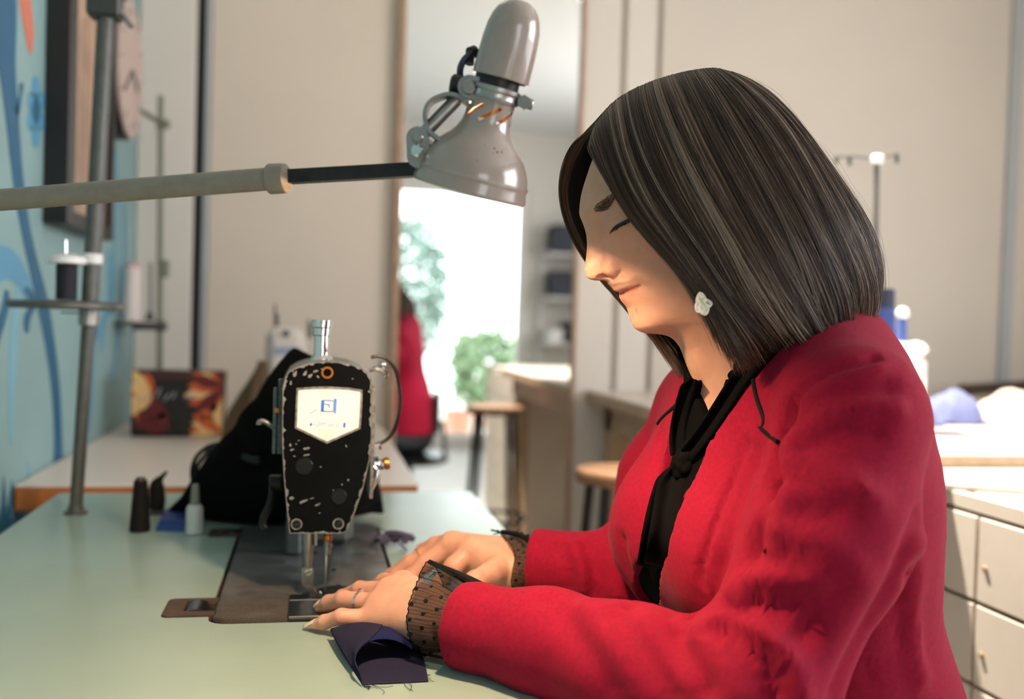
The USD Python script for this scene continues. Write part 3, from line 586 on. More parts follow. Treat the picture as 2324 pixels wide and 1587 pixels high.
obj('guide_plate', MB().box([cas.bounds[2] - .001, VFACE + .012, TZ + .11], [cas.bounds[2] + .0035, VFACE + .07, TZ + .235], .001), 'worn_metal', sm)
tn = obj('tension_unit', MB().cyl(PV(836, 1057, VS), PV(872, 1052, VS), .0022, 12), 'steel', sm)
for k, x in enumerate((846, 850, 854)): obj('tension_disc', MB().lathe([(.001, 0), (.006, .0005), (.011, .0022), (.0105, .0028), (.001, .0012)], PV(x, 1056, VS), (1, 0, .1), 28), 'chrome', tn)
coil = [PV(856 + 14 * k / 60, 1054.5, VS) + V3(0, .0055 * math.cos(k * .62), .0055 * math.sin(k * .62)) for k in range(61)]
obj('tension_spring', MB().tube(coil, .0007, 6), 'steel', tn)
obj('tension_nut', MB().cyl(PV(871, 1053, VS), PV(884, 1051, VS), .0072, 24, bev=.0012), 'brass', tn)
obj('lift_lever', MB().tube(spline([PV(836, 1060, VS - .01), PV(852, 1062, VS - .01), PV(856, 1076, VS - .012), PV(848, 1100, VS - .012), PV(840, 1122, VS - .012)], 20), .0026, 10), 'chrome', sm)
# left side: thin channel, hook and lever
VL = VFACE + .03
obj('side_channel', MB().box(PV(621, 880, VL) - V3(0, .004, 0), PV(626, 1030, VL) + V3(0, .004, 0), .0006).box(PV(632, 860, VL) - V3(0, .004, 0), PV(641, 1030, VL) + V3(0, .004, 0), .0008), 'hammer_grey', sm)
obj('side_screw', MB().cyl(PV(628, 932, VL - .006), PV(628, 932, VL + .004), .0028, 14), 'brass', sm)
obj('oil_hook', MB().tube(spline([PV(640, 970, VL), PV(615, 966, VL), PV(600, 957, VL), PV(589, 957, VL), PV(587, 964, VL)], 20), .0030, 10), 'hammer_grey', sm)
obj('presser_lifter', MB().cyl(PV(612, 1095, VL + .02), PV(640, 1095, VL + .02), .009, 20, bev=.001).tube(spline([PV(618, 1080, VL + .02), PV(618, 1120, VL + .02), PV(606, 1160, VL + .02), PV(596, 1185, VL + .02), PV(604, 1198, VL + .02)], 16), .0045, 10), 'black_knob', sm)
# ================================================================== TASK LAMP
mat('lamp_taupe', srgb(148, 133, 124), .22, coat=.5, ns=60, amt=.05, bump=.04, bs=90); mat('lamp_inner', srgb(244, 240, 230), .45)
mat('tube_taupe', srgb(130, 119, 105), .42, ns=90, amt=.08, bump=.08, bs=300); mat('cast_grey', srgb(158, 155, 152), .30, .8, ns=80, amt=.12); mat('black_rod', srgb(34, 30, 28), .4, .4, ns=70, amt=.3)
mat('wire_blue', srgb(22, 34, 60), .4); mat('bulb_glow', (1, .86, .62), .3, emit=((1, .66, .39), 4200.))
LY = .78; S = LY / FPX
lamp = thing('task_lamp', 'grey beige articulated work lamp reaching in over the sewing machine', 'lamp', (0, 0, 0))
O_ = P(1064, 436, LY); AX = R0 * .235 * .985 - F0 * .16 + V3(0, 0, .965); AX = AX / np.linalg.norm(AX)
def px2r(prof): return [(r * S, t * S) for t, r in prof]
outp = [(0, 129), (3, 131), (8, 131), (22, 128), (34, 127), (40, 126), (57, 122), (75, 114), (92, 104), (108, 90), (122, 75), (136, 64), (150, 57), (165, 53), (185, 52), (205, 53), (214, 54)]
inp = [(214, 47), (185, 48), (165, 49), (150, 53), (136, 60), (122, 71), (108, 86), (92, 100), (75, 110), (57, 118), (34, 122), (8, 126), (0, 126)]
import manifold3d as m3
prof = [(r * S, t * S) for t, r in outp + inp]
cs = m3.CrossSection([[(a, b) for a, b in prof]], m3.FillRule.NonZero)
shade = cs.revolve(96)
for k in range(8):
    a = 2 * math.pi * k / 8 + .12
    b = m3.Manifold.cube((.03, .0027, .0190), True).rotate((0, 0, 0))
    b = b.rotate((-52, 0, 0)).translate((52 * S, 0, 177 * S)).rotate((0, 0, math.degrees(a)))
    shade = shade - b
mm_ = shade.to_mesh(); sv = np.array(mm_.vert_properties[:, :3]); sf = np.array(mm_.tri_verts)
ex = np.cross(F0, AX); ex /= np.linalg.norm(ex); ey = np.cross(AX, ex)
def L3(q): q = np.asarray(q, float); return O_ + q[..., 0:1] * ex + q[..., 1:2] * ey + q[..., 2:3] * AX
obj('shade', (L3(sv), sf), 'lamp_taupe', lamp, smooth=40)
obj('shade_lining', MB().lathe([((r - 1.2) * S, t * S) for t, r in inp[2:-1]], O_, AX, 96, ex), 'lamp_inner', lamp, label='white enamel lining of the shade')
obj('lamp_socket', MB().lathe([(.001, 140 * S), (38 * S, 140 * S), (42 * S, 150 * S), (45 * S, 170 * S), (45.5 * S, 226 * S), (.001, 226 * S)], O_, AX, 48, ex), 'brass', lamp)
obj('rim_lip', MB().lathe([((r) * S, t * S) for t, r in [(30, 127.5), (33, 129), (37, 129), (40, 126.5)]], O_, AX, 96, ex), 'lamp_taupe', lamp)
chip = MB()
for cx, cy, rr_ in ((1122, 338, 2.6), (1128, 347, 3.2), (1138, 346, 2.2), (1119, 350, 1.8), (1083, 366, 2.6), (1100, 330, 1.6)):
    th_ = None; d0 = ray(cx, cy); best = None
    for t_ in np.linspace(.70, .84, 281):
        q_ = CAM + d0 * t_ - O_; h_ = q_.dot(AX) / S; rad = np.linalg.norm(q_ - AX * q_.dot(AX)) / S
        if 0 < h_ < 214 and rad < np.interp(h_, [p[0] for p in outp], [p[1] for p in outp]): best = CAM + d0 * t_; break
    if best is not None:
        n_ = best - O_ - AX * (best - O_).dot(AX); n_ /= np.linalg.norm(n_); chip.lathe([(1e-5, .0003), (rr_ * S, .0002), (rr_ * S, -.0004)], best, n_, 9)
obj('enamel_chip', chip, 'black_rod', lamp, kind='stuff')
capp = [(258, 58), (257, 63), (262, 64), (300, 63.5), (340, 62), (370, 59), (392, 53), (408, 45), (420, 34), (427, 20), (430, .1)]
obj('cap', MB().lathe([(r * S, t * S) for t, r in [(262, 57)] + capp], O_ + ex * .002, AX, 96, ex), 'lamp_taupe', lamp, smooth=50)
obj('lamp_neck', MB().lathe([(.001, 226 * S), (50 * S, 226 * S), (50 * S, 262 * S), (.001, 262 * S)], O_, AX, 48, ex), 'black_rod', lamp)
obj('clamp_ring', MB().lathe([(r * S, t * S) for t, r in [(206, 53), (206, 57), (212, 58.5), (216, 56), (224, 56), (228, 59), (236, 59), (238, 56), (238, 50), (206, 50)]], O_, AX, 64, ex), 'cast_grey', lamp)
q_ = L3(V3(58 * S, 4 * S, 222 * S)); obj('clamp_screw', MB().cyl(q_ - ex * .004, q_ + ex * .011, .0042, 16, bev=.0006).cyl(q_ + ex * .004 - ey * .01, q_ + ex * .004 + ey * .004, .0055, 6), 'cast_grey', lamp)
bulb_c = L3(V3(0, 0, 80 * S))
bl = obj('bulb', MB().lathe([(.001, -.019), (.009, -.0175), (.0138, -.010), (.0148, 0), (.0125, .010), (.009, .020), (.008, .030), (.001, .030)], bulb_c, AX, 32), 'bulb_glow', lamp, label='glowing bulb inside the shade')
def lp(x, y, dy=0.): return P(x, y, LY - dy)
def pill(name, a, b, r, th, m, par, dy):
    r *= .845; th *= .845
    A, B = lp(*a, dy), lp(*b, dy); n = -F0; L_ = B - A; l = np.linalg.norm(L_); x_ = L_ / l; y_ = np.cross(n, x_)
    pl = LineString([(0, 0), (l, 0)]).buffer(r, 12)
    return obj(name, MB().ext(pl, th, lambda q: A + q[:, :1] * x_ + q[:, 1:2] * y_ + q[:, 2:3] * n), m, par)
def screw(name, xy, r, h, m, par, dy): r *= .845; c0 = lp(*xy, dy); return obj(name, MB().cyl(c0 + F0 * .002, c0 - F0 * h, r, 20, bev=h * .4), m, par)
obj('knuckle', MB().cyl(lp(1022, 192, .012), lp(1054, 198, .012), .0085, 28, bev=.002), 'black_rod', lamp)
pill('joint_plate', (1066, 200), (1086, 206), .0105, .006, 'cast_grey', lamp, .020); screw('joint_screw', (1064, 198), .0062, .003, 'cast_grey', lamp, .026); screw('joint_screw', (1089, 207), .0034, .003, 'chrome', lamp, .026)
obj('lamp_stay', MB().tube([lp(1036, 226, .010), lp(963, 302, .010)], .0052, 14), 'cast_grey', lamp)
pill('joint_plate', (949, 316), (951, 358), .0102, .007, 'cast_grey', lamp, .014); screw('joint_screw', (948, 312), .0052, .003, 'cast_grey', lamp, .021); screw('joint_screw', (948, 343), .0058, .004, 'chrome', lamp, .021)
obj('joint_barrel', MB().cyl(lp(950, 355, -.004), lp(988, 345, -.004), .0114, 28, bev=.002), 'cast_grey', lamp)
sp_ = spline([lp(*q, .016) for q in ((1062, 238), (1045, 224), (1025, 217), (998, 222), (975, 236), (965, 262), (969, 288), (980, 305), (997, 318), (1006, 338), (1006, 358), (998, 374), (984, 384))], 50)
G = np.array([[p + F0 * w for w in np.linspace(-.006, .006, 4)] for p in sp_]); obj('spring_strip', MB().sheet(G, .003), 'cast_grey', lamp)
obj('cable', MB().tube(spline([lp(1070, 122, .006), lp(1058, 131, .008), lp(1047, 148, .008), lp(1044, 168, .006), lp(1048, 182, .004)], 24), .0026, 10), 'wire_blue', lamp)
obj('grommet', MB().cyl(lp(1064, 122, .004), lp(1080, 116, .0), .0049, 16, bev=.001).cyl(lp(1068, 112, .004), lp(1066, 146, .006), .0034, 12), 'black_rod', lamp)
a0, a1 = P(648, 402, .800), P(990, 383, .78)
d_ = a1 - a0; d_ /= np.linalg.norm(d_); up_ = np.cross(np.cross(d_, V3(0, 0, 1)), d_); up_ /= np.linalg.norm(up_); sd_ = np.cross(d_, up_)
g = MB(); w_ = .0054
def bar(a, b, w, h): 
    c8 = [e + sx * sd_ * w + sz * up_ * h for e in (a, b) for sx, sz in ((-1, -1), (1, -1), (1, 1), (-1, 1))]; return trimesh.Trimesh(c8).convex_hull
obj('extension_rod', g.tm(bar(a0 - d_ * .03, a1, w_, w_)), 'black_rod', lamp)
b0, b1 = P(-330, 480, .86), P(626, 405, .801)
obj('arm_tube', MB().tube([b0, b1], .0092, 28), 'tube_taupe', lamp)
obj('arm_collar', MB().lathe([(.001, -.001), (.0110, -.001), (.0122, .0005), (.0122, .0095), (.0116, .0140), (.0073, .0175), (.001, .0175)], P(612, 406.5, .802), d_, 36), 'tube_taupe', lamp)
wq = V3(UL, b0[1], b0[2])
obj('wall_bracket', MB().box([UL + .0005, b0[1] - .04, b0[2] - .06], [UL + .014, b0[1] + .04, b0[2] + .06], .003).cyl([UL + .01, b0[1], b0[2]], b0 + V3(.01, 0, 0), .016, 20).sphere(b0, .018), 'cast_grey', lamp)

# ================================================================== THREAD STANDS
mat('stand_grey', srgb(88, 88, 84), .42, .3, ns=60, amt=.08); mat('stand_green', srgb(120, 124, 104), .5); mat('stand_dark', srgb(64, 64, 62), .4, .4)
mat('navy_thread', srgb(20, 20, 38), .7, ns=900, amt=.3, bump=.4, bs=1400); mat('white_plastic', srgb(226, 224, 222), .35); mat('white_thread', srgb(226, 214, 206), .75, ns=900, amt=.06); mat('pink_rim', srgb(214, 140, 130), .6)
pb = PZ(172, 1166, TZ); YP = toC(pb)[1]
ts_ = thing('thread_stand', 'grey metal thread stand at the back left corner of the mint table', 'thread stand', (0, 0, 0))
mid = P(203, 700, YP)
obj('base_flange', MB().lathe([(.001, .0002), (.017, .0002), (.017, .003), (.012, .006), (.011, .012), (.001, .012)], pb, n=28), 'stand_grey', ts_)
obj('pole', MB().tube([pb + V3(0, 0, .002), mid], .0098, 20), 'stand_grey', ts_)
topp = P(246, -60, YP)
obj('pole_upper', MB().tube([mid - V3(0, 0, .01), topp], .0125, 20), 'stand_grey', ts_)
obj('pole_clamp', MB().box(P(236, 18, YP) - V3(.022, .02, .016), P(236, 18, YP) + V3(.026, .02, .016), .004), 'stand_dark', ts_)
obj('top_rod', MB().tube([P(262, -20, YP), P(262, 12, YP), P(300, 62, YP)], .0042, 8), 'cast_grey', ts_)
dc = P(150, 693, YP - .02)
obj('spool_disc', MB().lathe([(.001, -.006), (.075, -.006), (.081, -.003), (.081, .003), (.076, .006), (.012, .008), (.001, .008)], dc, n=56), 'stand_grey', ts_)
obj('disc_bracket', MB().box(P(140, 702, YP) - V3(.0, .01, .006), P(215, 716, YP) + V3(.0, .012, .004), .003).cyl(P(203, 700, YP), P(201, 740, YP), .0145, 20, bev=.002), 'cast_grey', ts_)
obj('spindle', MB().cyl(dc, P(150, 545, YP - .02), .0024, 10), 'chrome', ts_)
obj('pole_ring', MB().cyl(P(209, 600, YP), P(210, 576, YP), .0150, 20, bev=.002), 'white_plastic', ts_)
sp0 = dc + V3(0, 0, .0085); hs = (P(150, 600, YP - .02) - dc)[2] - .0085
spl = thing('thread_spool', 'navy thread spool with a white cap on the grey thread stand', 'thread spool', tuple(sp0))
obj('thread', MB().lathe([(.004, 0), (.0145, 0), (.0148, .002), (.0148, hs - .001), (.0145, hs), (.004, hs)], sp0, n=32), 'navy_thread', spl)
obj('spool_cap', MB().lathe([(.003, hs), (.027, hs + .001), (.028, hs + .004), (.026, hs + .011), (.010, hs + .016), (.003, hs + .016)], sp0, n=32), 'white_plastic', spl)
# second stand behind, on the white table
Y2 = 2.66
s2b = V3(*P(364, 860, Y2)[:2], WZ); s2t = P(365, 218, Y2)
s2 = thing('thread_stand', 'olive grey thread stand on the white table beyond the mural corner', 'thread stand', (0, 0, 0))
obj('pole', MB().tube([s2b + V3(0, 0, .001), s2t], .0078, 14), 'stand_green', s2); obj('base_flange', MB().lathe([(.001, .0004), (.03, .0004), (.028, .006), (.009, .012), (.001, .012)], s2b, n=24), 'stand_green', s2)
obj('cross_arm', MB().tube([P(296, 236, Y2), P(372, 284, Y2)], .0062, 8), 'stand_green', s2); obj('arm_clamp', MB().cyl(P(360, 282, Y2), P(384, 282, Y2), .013, 16, bev=.002).box(P(362, 285, Y2) - V3(.008, .01, .012), P(362, 285, Y2) + V3(.008, .01, .002), .002), 'stand_green', s2)
obj('pole_clamp', MB().box(P(366, 630, Y2) - V3(.0, .01, 0), P(384, 590, Y2) + V3(0, .01, 0), .003), 'stand_green', s2)
dc2 = P(312, 735, Y2 - .05)
obj('spool_disc', MB().lathe([(.001, -.005), (.07, -.005), (.074, 0), (.07, .004), (.001, .005)], dc2, n=40), 'stand_grey', s2)
obj('disc_bracket', MB().tube([P(300, 742, Y2 - .03), P(380, 742, Y2)], .009, 10).cyl(P(365, 752, Y2), P(365, 728, Y2), .0125, 16), 'stand_grey', s2)
for x, y in ((246, 600), (342, 596)): obj('spindle', MB().cyl(P(x, 722, Y2 - .05), P(x, y, Y2 - .05), .0034, 8), 'stand_grey', s2)
obj('felt_cone', MB().lathe([(.012, 0), (.012, .002), (.004, .028), (.001, .028)], P(340, 728, Y2 - .05), n=16), 'stand_dark', s2)
c0_ = P(299, 728, Y2 - .05); hc = (P(299, 606, Y2 - .05) - c0_)[2]
cn = thing('thread_cone', 'white thread cone with a pink rim on the far thread stand', 'thread cone', tuple(c0_))
obj('thread', MB().lathe([(.003, .0), (.023, .0), (.0235, .004), (.019, hc - .004), (.0185, hc), (.003, hc)], c0_, n=32), 'white_thread', cn); obj('cone_rim', MB().lathe([(.003, hc), (.0172, hc), (.0172, hc + .006), (.003, hc + .006)], c0_, n=24), 'pink_rim', cn)

# ================================================================== SMALL THINGS ON THE MINT TABLE
mat('brown_black', srgb(24, 21, 20), .7, spec=.15, ns=500, amt=.3, bump=.3, bs=900); mat('blue_card', srgb(16, 52, 120), .5); mat('bottle_white', srgb(204, 206, 202), .4); mat('bottle_cap', srgb(128, 130, 118), .45); mat('black_cable', srgb(20, 20, 22), .5)
q = PZ(317, 1206, TZ); yq = toC(q)[1]; hq = (P(317, 1090, yq) - P(317, 1206, yq))[2]
t = thing('thread_cone', 'dark brown thread cone upright on the mint table', 'thread cone', tuple(q))
obj('thread', MB().lathe([(.003, .0005), (.0135, .0005), (.0142, .004), (.0095, hq - .004), (.009, hq), (.003, hq)], q, n=32), 'brown_black', t); obj('cone_tip', MB().lathe([(.0025, hq), (.0072, hq), (.0062, hq + .004), (.0025, hq + .004)], q, n=24), 'stand_dark', t)
q = PZ(352, 1166, TZ); yq = toC(q)[1]
t = thing('bobbin_holder', 'dark bobbin holder bar behind the brown thread cone', 'bobbin holder', tuple(q))
obj('bar', MB().box(PZ(336, 1170, TZ) + V3(0, 0, .0004), PZ(398, 1166, TZ) + V3(0, .012, .006), .002), 'stand_dark', t)
obj('body', MB().tube(spline([P(352, 1158, yq), P(356, 1120, yq), P(360, 1092, yq), P(372, 1078, yq), P(378, 1070, yq)], 24), np.interp(np.linspace(0, 1, 24), [0, .3, .6, .8, 1], [.011, .0125, .011, .004, .002]), 14), 'brown_black', t)
q = PZ(390, 1207, TZ); yq = toC(q)[1]
t = thing('needle_case', 'small blue card needle case beside the white bottle', 'needle case', tuple(q))
A_ = [PZ(354, 1206, TZ), PZ(426, 1208, TZ), PZ(428, 1172, TZ), PZ(372, 1172, TZ)]
obj('case', MB().tm(trimesh.Trimesh([*[a + V3(0, 0, .0004) for a in A_], *[a * .85 + np.mean(A_, 0) * .15 + V3(0, 0, .012) for a in A_]]).convex_hull), 'blue_card', t)
obj('flap', MB().tm(trimesh.Trimesh([*[a * .8 + np.mean(A_, 0) * .2 + V3(0, 0, .0122) for a in A_], *[a * .78 + np.mean(A_, 0) * .22 + V3(0, 0, .014) for a in A_]]).convex_hull), 'blue_card', t)
q = PZ(441, 1211, TZ); yq = toC(q)[1]; k_ = yq / FPX
t = thing('oil_bottle', 'small white oil bottle with a grey nozzle behind the machine bed', 'bottle', tuple(q))
obj('bottle', MB().lathe([(.001, .0005), (19 * k_, .0005), (20 * k_, 3 * k_), (19 * k_, 58 * k_), (14 * k_, 66 * k_), (.001, 66 * k_)], q, n=32), 'bottle_white', t); obj('cap', MB().lathe([(.001, 66 * k_), (11 * k_, 66 * k_), (8 * k_, 112 * k_), (.001, 114 * k_)], q, n=24), 'bottle_cap', t)
# black garment heaped behind the machine head
mat('black_cloth', (.0022, .0022, .0024), .85, spec=.15, bump=.3, bs=260)
import itertools
base_ = [PZ(372, 1178, TZ), PZ(470, 1182, TZ), PZ(600, 1198, TZ), PZ(872, 1174, TZ)]
hullp = [P(664, 786, 1.32), P(760, 822, 1.32), P(826, 900, 1.32), P(680, 796, 1.40), P(800, 850, 1.40), *base_, P(846, 1060, 1.36), *[b + V3(-.02, .16, 0) for b in base_[1:3]]]
hp_ = [(a if a[2] > TZ + .004 else V3(a[0], a[1], TZ + .0045)) for a in hullp]
cm = m3.Manifold.hull_points([tuple(map(float, a)) for a in hp_]).refine_to_length(.008).to_mesh()
cv_, cf_ = np.array(cm.vert_properties[:, :3], float), np.array(cm.tri_verts); cmsh = trimesh.Trimesh(cv_, cf_, process=False); trimesh.smoothing.filter_taubin(cmsh, iterations=1)
nn_ = np.array(cmsh.vertex_normals); cc = toC(cmsh.vertices); ph = cc[:, 0] * 26 + cc[:, 2] * 30
dsp = .005 * (np.abs(np.sin(ph * .9 + 5 * meshkit.noise(cc * 7, 2))) - .5) + .004 * (meshkit.fbm(cc * 30, 3, 4) - .5)
cv2 = np.array(cmsh.vertices) + nn_ * dsp[:, None]; cv2[:, 2] = np.maximum(cv2[:, 2], TZ + .0006)
bc = thing('black_garment', 'black cloth garment draped in a peak behind the sewing machine head', 'garment', (0, 0, 0))
obj('cloth', (cv2, cf_), 'black_cloth', bc, smooth=True)
for dx, dr in ((0, 0), (10, 8)):
    obj('strap', MB().tube(spline([P(438 + dx, 1094, 1.50), P(437 + dx, 1060, 1.49), P(452 + dx, 1030 + dr, 1.48), P(480, 1012 + dr, 1.47), P(512, 1010 + dr, 1.45), P(545, 1026 + dr, 1.42), P(590, 1040 + dr, 1.38)], 30), .0034, 8), 'black_cable', bc)
# scrap and wire on the right of the bed
mat('violet_scrap', srgb(48, 42, 70), .75, sheen=.2)
q = PZ(890, 1236, BZ); t = thing('fabric_scrap', 'small crumpled violet scrap lying behind the far hand', 'fabric scrap', tuple(q))
G = np.array([[q + V3((i - 8) * .0036, (j - 5) * .003, .0065 + .006 * math.sin(i * .9) * math.cos(j * .8) + .004 * meshkit.noise(np.array([[i * .6, j * .6, 0]]), 4)[0]) for j in range(11)] for i in range(17)]); obj('scrap', MB().sheet(G, .0014), 'violet_scrap', t)
obj('scrap_fold', MB().tube(spline([q + V3(-.012, .004, .010), q + V3(0, 0, .015), q + V3(.016, -.003, .0125), q + V3(.030, .0, .008)], 14), [.003] * 2 + [.005] * 10 + [.003] * 2, 10), 'violet_scrap', t)
obj('loose_thread', MB().tube(spline([q + V3(-.03, -.012, .003), q + V3(-.012, 0, .010), q + V3(-.01, .02, .016), q + V3(-.022, .035, .012)], 20), .0007, 5).tube(spline([q + V3(.0, .0, .008), q + V3(.008, -.02, .006), q + V3(.016, -.045, .0012)], 16), .0011, 6), 'black_cable', t)

# ================================================================== WHITE TABLE: tin, second machine, bag
mat('tin_black', srgb(16, 10, 10), .4); mat('tin_red', srgb(96, 14, 18), .45); mat('tin_orange', srgb(190, 84, 36), .45); mat('tin_cream', srgb(224, 180, 120), .45); mat('tin_grey', srgb(150, 150, 152), .5); mat('tin_rim', srgb(60, 26, 22), .4)
qa, qb = PZ(295, 992, WZ), PZ(505, 992, WZ); vt = qa[1]; qb = PV(506, 990, vt); ht = (PV(400, 842, vt) - PV(400, 991, vt))[2]
tin = thing('storage_tin', 'rectangular tin with a dark sunflower print on the white table', 'tin', (qa[0], vt, WZ))
obj('body', MB().box([qa[0], vt, WZ + .0006], [qb[0], vt + .07, WZ + ht], .005), 'tin_black', tin); obj('lid_rim', MB().box([qa[0] - .0015, vt - .0015, WZ + ht * .86], [qb[0] + .0015, vt + .0715, WZ + ht + .002], .004), 'tin_rim', tin)
r_ = np.random.default_rng(11)
def tinpix(pts, m, h=.0006): obj('print', face_front(Polygon([(lambda a: (a[0], a[2]))(PV(x, y, vt - .0016)) for x, y in pts]).buffer(0).intersection(shapely.box(qa[0] + .002, WZ + .003, qb[0] - .002, WZ + ht)), vt - .0016 + .0001, h), m, tin, smooth=False)
def petal(cx, cy, a, L, w, m, h=.0006): tinpix([(cx + L * math.cos(a) * s + w * math.sin(a) * k, cy + L * math.sin(a) * s - w * math.cos(a) * k) for s, k in ((0, 0), (.3, .8), (.6, 1), (.85, .6), (1, 0), (.85, -.6), (.6, -1), (.3, -.8))], m, h)
for k in range(7): petal(345, 905, 2.2 + .38 * k, r_.uniform(60, 85), 13, 'tin_cream' if k % 3 else 'tin_orange', .0005 + .0001 * (k % 3))
for k in range(13): petal(512, 880, 1.75 + .24 * k, r_.uniform(80, 105), 14, ['tin_orange', 'tin_cream', 'tin_orange', 'tin_red'][k % 4], .0004 + .0001 * (k % 4))
for k in range(9): petal(508, 985, 2.6 + .22 * k, r_.uniform(70, 95), 12, ['tin_cream', 'tin_orange'][k % 2], .0004 + .0001 * (k % 3))
for k in range(9): petal(350, 950, .69 * k, r_.uniform(34, 50), 15, 'tin_red', .0005 + .0001 * (k % 2))
for x, y, L, a in ((318, 905, 20, -.6), (338, 903, 22, -1.0), (362, 898, 30, -1.2), (378, 905, 26, -.9), (398, 900, 22, -1.2), (424, 898, 26, -.4), (440, 900, 18, -.9)): petal(x - 8, y + 8, a, L, 2.4, 'tin_grey', .0011)
# the pale sewing machine seen end on behind the tin
mat('machine_white', srgb(206, 196, 186), .4); mat('label_blue', srgb(140, 150, 172), .5); mat('orange_plate', srgb(196, 140, 100), .5)
YM = 2.40; c0_, c1_ = P(594, 880, YM), P(692, 880, YM)
wm = thing('sewing_machine', 'pale cream sewing machine standing behind the black one', 'sewing machine', (*c0_[:2], WZ))
zt = P(640, 742, YM)[2]; v0 = c0_[1]
obj('head', MB().box([c0_[0] + .004, v0, WZ + .11], [c1_[0], v0 + .10, zt], .022), 'machine_white', wm); obj('column', MB().box([c0_[0] + .006, v0 + .02, WZ + .03], [c1_[0] - .004, v0 + .10, WZ + .13], .012), 'machine_white', wm)
obj('base', MB().box([c0_[0] - .02, v0 - .03, WZ + .0006], [c1_[0] + .03, v0 + .22, WZ + .05], .01), 'machine_white', wm)
obj('label', face_front(Polygon([(a[0], a[2]) for a in (PV(620, 788, v0), PV(684, 788, v0), PV(684, 806, v0), PV(620, 806, v0))]), v0 + .0002, .001), 'label_blue', wm); obj('warning_plate', face_front(Polygon([(a[0], a[2]) for a in (PV(622, 846, v0), PV(660, 846, v0), PV(660, 878, v0), PV(622, 878, v0))]), v0 + .0002, .001), 'orange_plate', wm)
obj('dial', MB().cyl(PV(649, 757, v0 + .002), PV(649, 757, v0 - .006), .009, 20, bev=.001), 'hammer_grey', wm)
for x, y0, y1 in ((624, 742, 690), (630, 742, 712), (700, 760, 724), (706, 760, 735)): obj('spool_pin', MB().cyl(P(x, y0 + 8, YM + .04), P(x, y1, YM + .04), .0032, 10), 'stand_grey', wm)
mat('olive_bag', srgb(92, 68, 36), .7, ns=20, amt=.2, bump=.2, bs=120)
YB = 2.30; q = V3(*P(560, 960, YB)[:2], WZ)
bg = thing('cloth_bag', 'olive brown cloth bag with a dark opening beside the tin', 'bag', tuple(q))
hb = P(585, 820, YB)[2] - WZ
ring_ = lambda k: [(1.0, .88), (1.06, .9), (.98, .82), (.72, .66), (.42, .44), (.16, .2)][k]
G = np.array([[q + V3(.052 * ring_(j)[0] * math.cos(a) + .034 * j / 5 + .006 * math.sin(3 * a + j), .045 * ring_(j)[1] * math.sin(a), .001 + hb * j / 5) for j in range(6)] for a in np.arange(36) * 2 * math.pi / 36])
gg = MB().grid(G, True); obj('pouch', gg, 'olive_bag', bg, smooth=True); obj('opening', MB().sphere(q + V3(.042, -.026, hb * .62), .020, 2, (.62, .45, 1.25)), 'brown_black', bg)

# ================================================================== PICTURE AND CLOCK ON THE MURAL WALL
mat('frame_black', srgb(14, 13, 13), .45); mat('frame_brown', srgb(120, 84, 60), .5); mat('picture_beige', srgb(190, 160, 138), .6, ns=14, amt=.12); mat('clock_face', srgb(196, 176, 168), .5, ns=10, amt=.05)
f0, f1 = PU(95, 503, UL)[1], PU(210, 535, UL)[1]; fz = PU(105, 497, UL + .03)[2]; fz1 = fz + .62
pc = thing('framed_picture', 'black framed picture hanging on the mural wall', 'picture', (UL, f0, fz))
fd = .045
for a, b, c, e in ((f0, f0 + .055, fz, fz1), (f1 - .03, f1, fz, fz1), (f0 + .055, f1 - .03, fz, fz + .03), (f0 + .055, f1 - .03, fz1 - .03, fz1)): obj('frame_bar', MB().box([UL + .001, a, c], [UL + fd, b, e], .002), 'frame_black', pc)
obj('inner_frame', MB().box([UL + .002, f1 - .055, fz + .03], [UL + .034, f1 - .0305, fz1 - .03], .001), 'frame_brown', pc)
obj('picture_sheet', MB().box([UL + .002, f0 + .0552, fz + .0302], [UL + .012, f1 - .056, fz1 - .0302]), 'picture_beige', pc)
mat('ink_grey', srgb(104, 104, 108), .7)
for k in range(5):
    vv = f0 + .085 + .05 * k; obj('brush_stroke', MB().box([UL + .0122, vv, fz + .05 + .03 * (k % 3)], [UL + .0127, vv + .010, fz + .5 - .05 * (k % 2)]), 'ink_grey' if k % 2 else 'frame_brown', pc)
k0, k1 = PU(268, 150, UL + .05)[1], PU(326, 150, UL + .05)[1]; kc = (k0 + k1) / 2; kr = (k1 - k0) / 2; kz = PU(290, 312, UL + .05)[2] + kr
ck = thing('wall_clock', 'round pale wall clock with a black rim beside the framed picture', 'clock', (UL, kc, kz))
obj('case', MB().lathe([(.001, .001), (kr, .001), (kr, .040), (kr * .985, .044), (kr * .96, .044), (kr * .96, .032), (.001, .032)], (UL, kc, kz), (1, 0, 0), 64), 'frame_black', ck)
obj('dial', MB().lathe([(.001, .0325), (kr * .965, .0325), (kr * .965, .050), (.001, .050)], (UL, kc, kz), (1, 0, 0), 64), 'clock_face', ck)
for k in range(12):
    a = k * math.pi / 6; c_ = V3(UL + .0502, kc + kr * .82 * math.sin(a), kz + kr * .82 * math.cos(a)); d2 = V3(0, math.sin(a), math.cos(a)); obj('hour_mark', MB().tube([c_ - d2 * kr * .06, c_ + d2 * kr * .06], .0022, 6), 'ink_grey', ck)
for a, l in ((2.0, .5), (4.1, .72)): obj('hand', MB().tube([V3(UL + .053, kc, kz), V3(UL + .053, kc + kr * l * math.sin(a), kz + kr * l * math.cos(a))], .003, 6), 'ink_grey', ck)

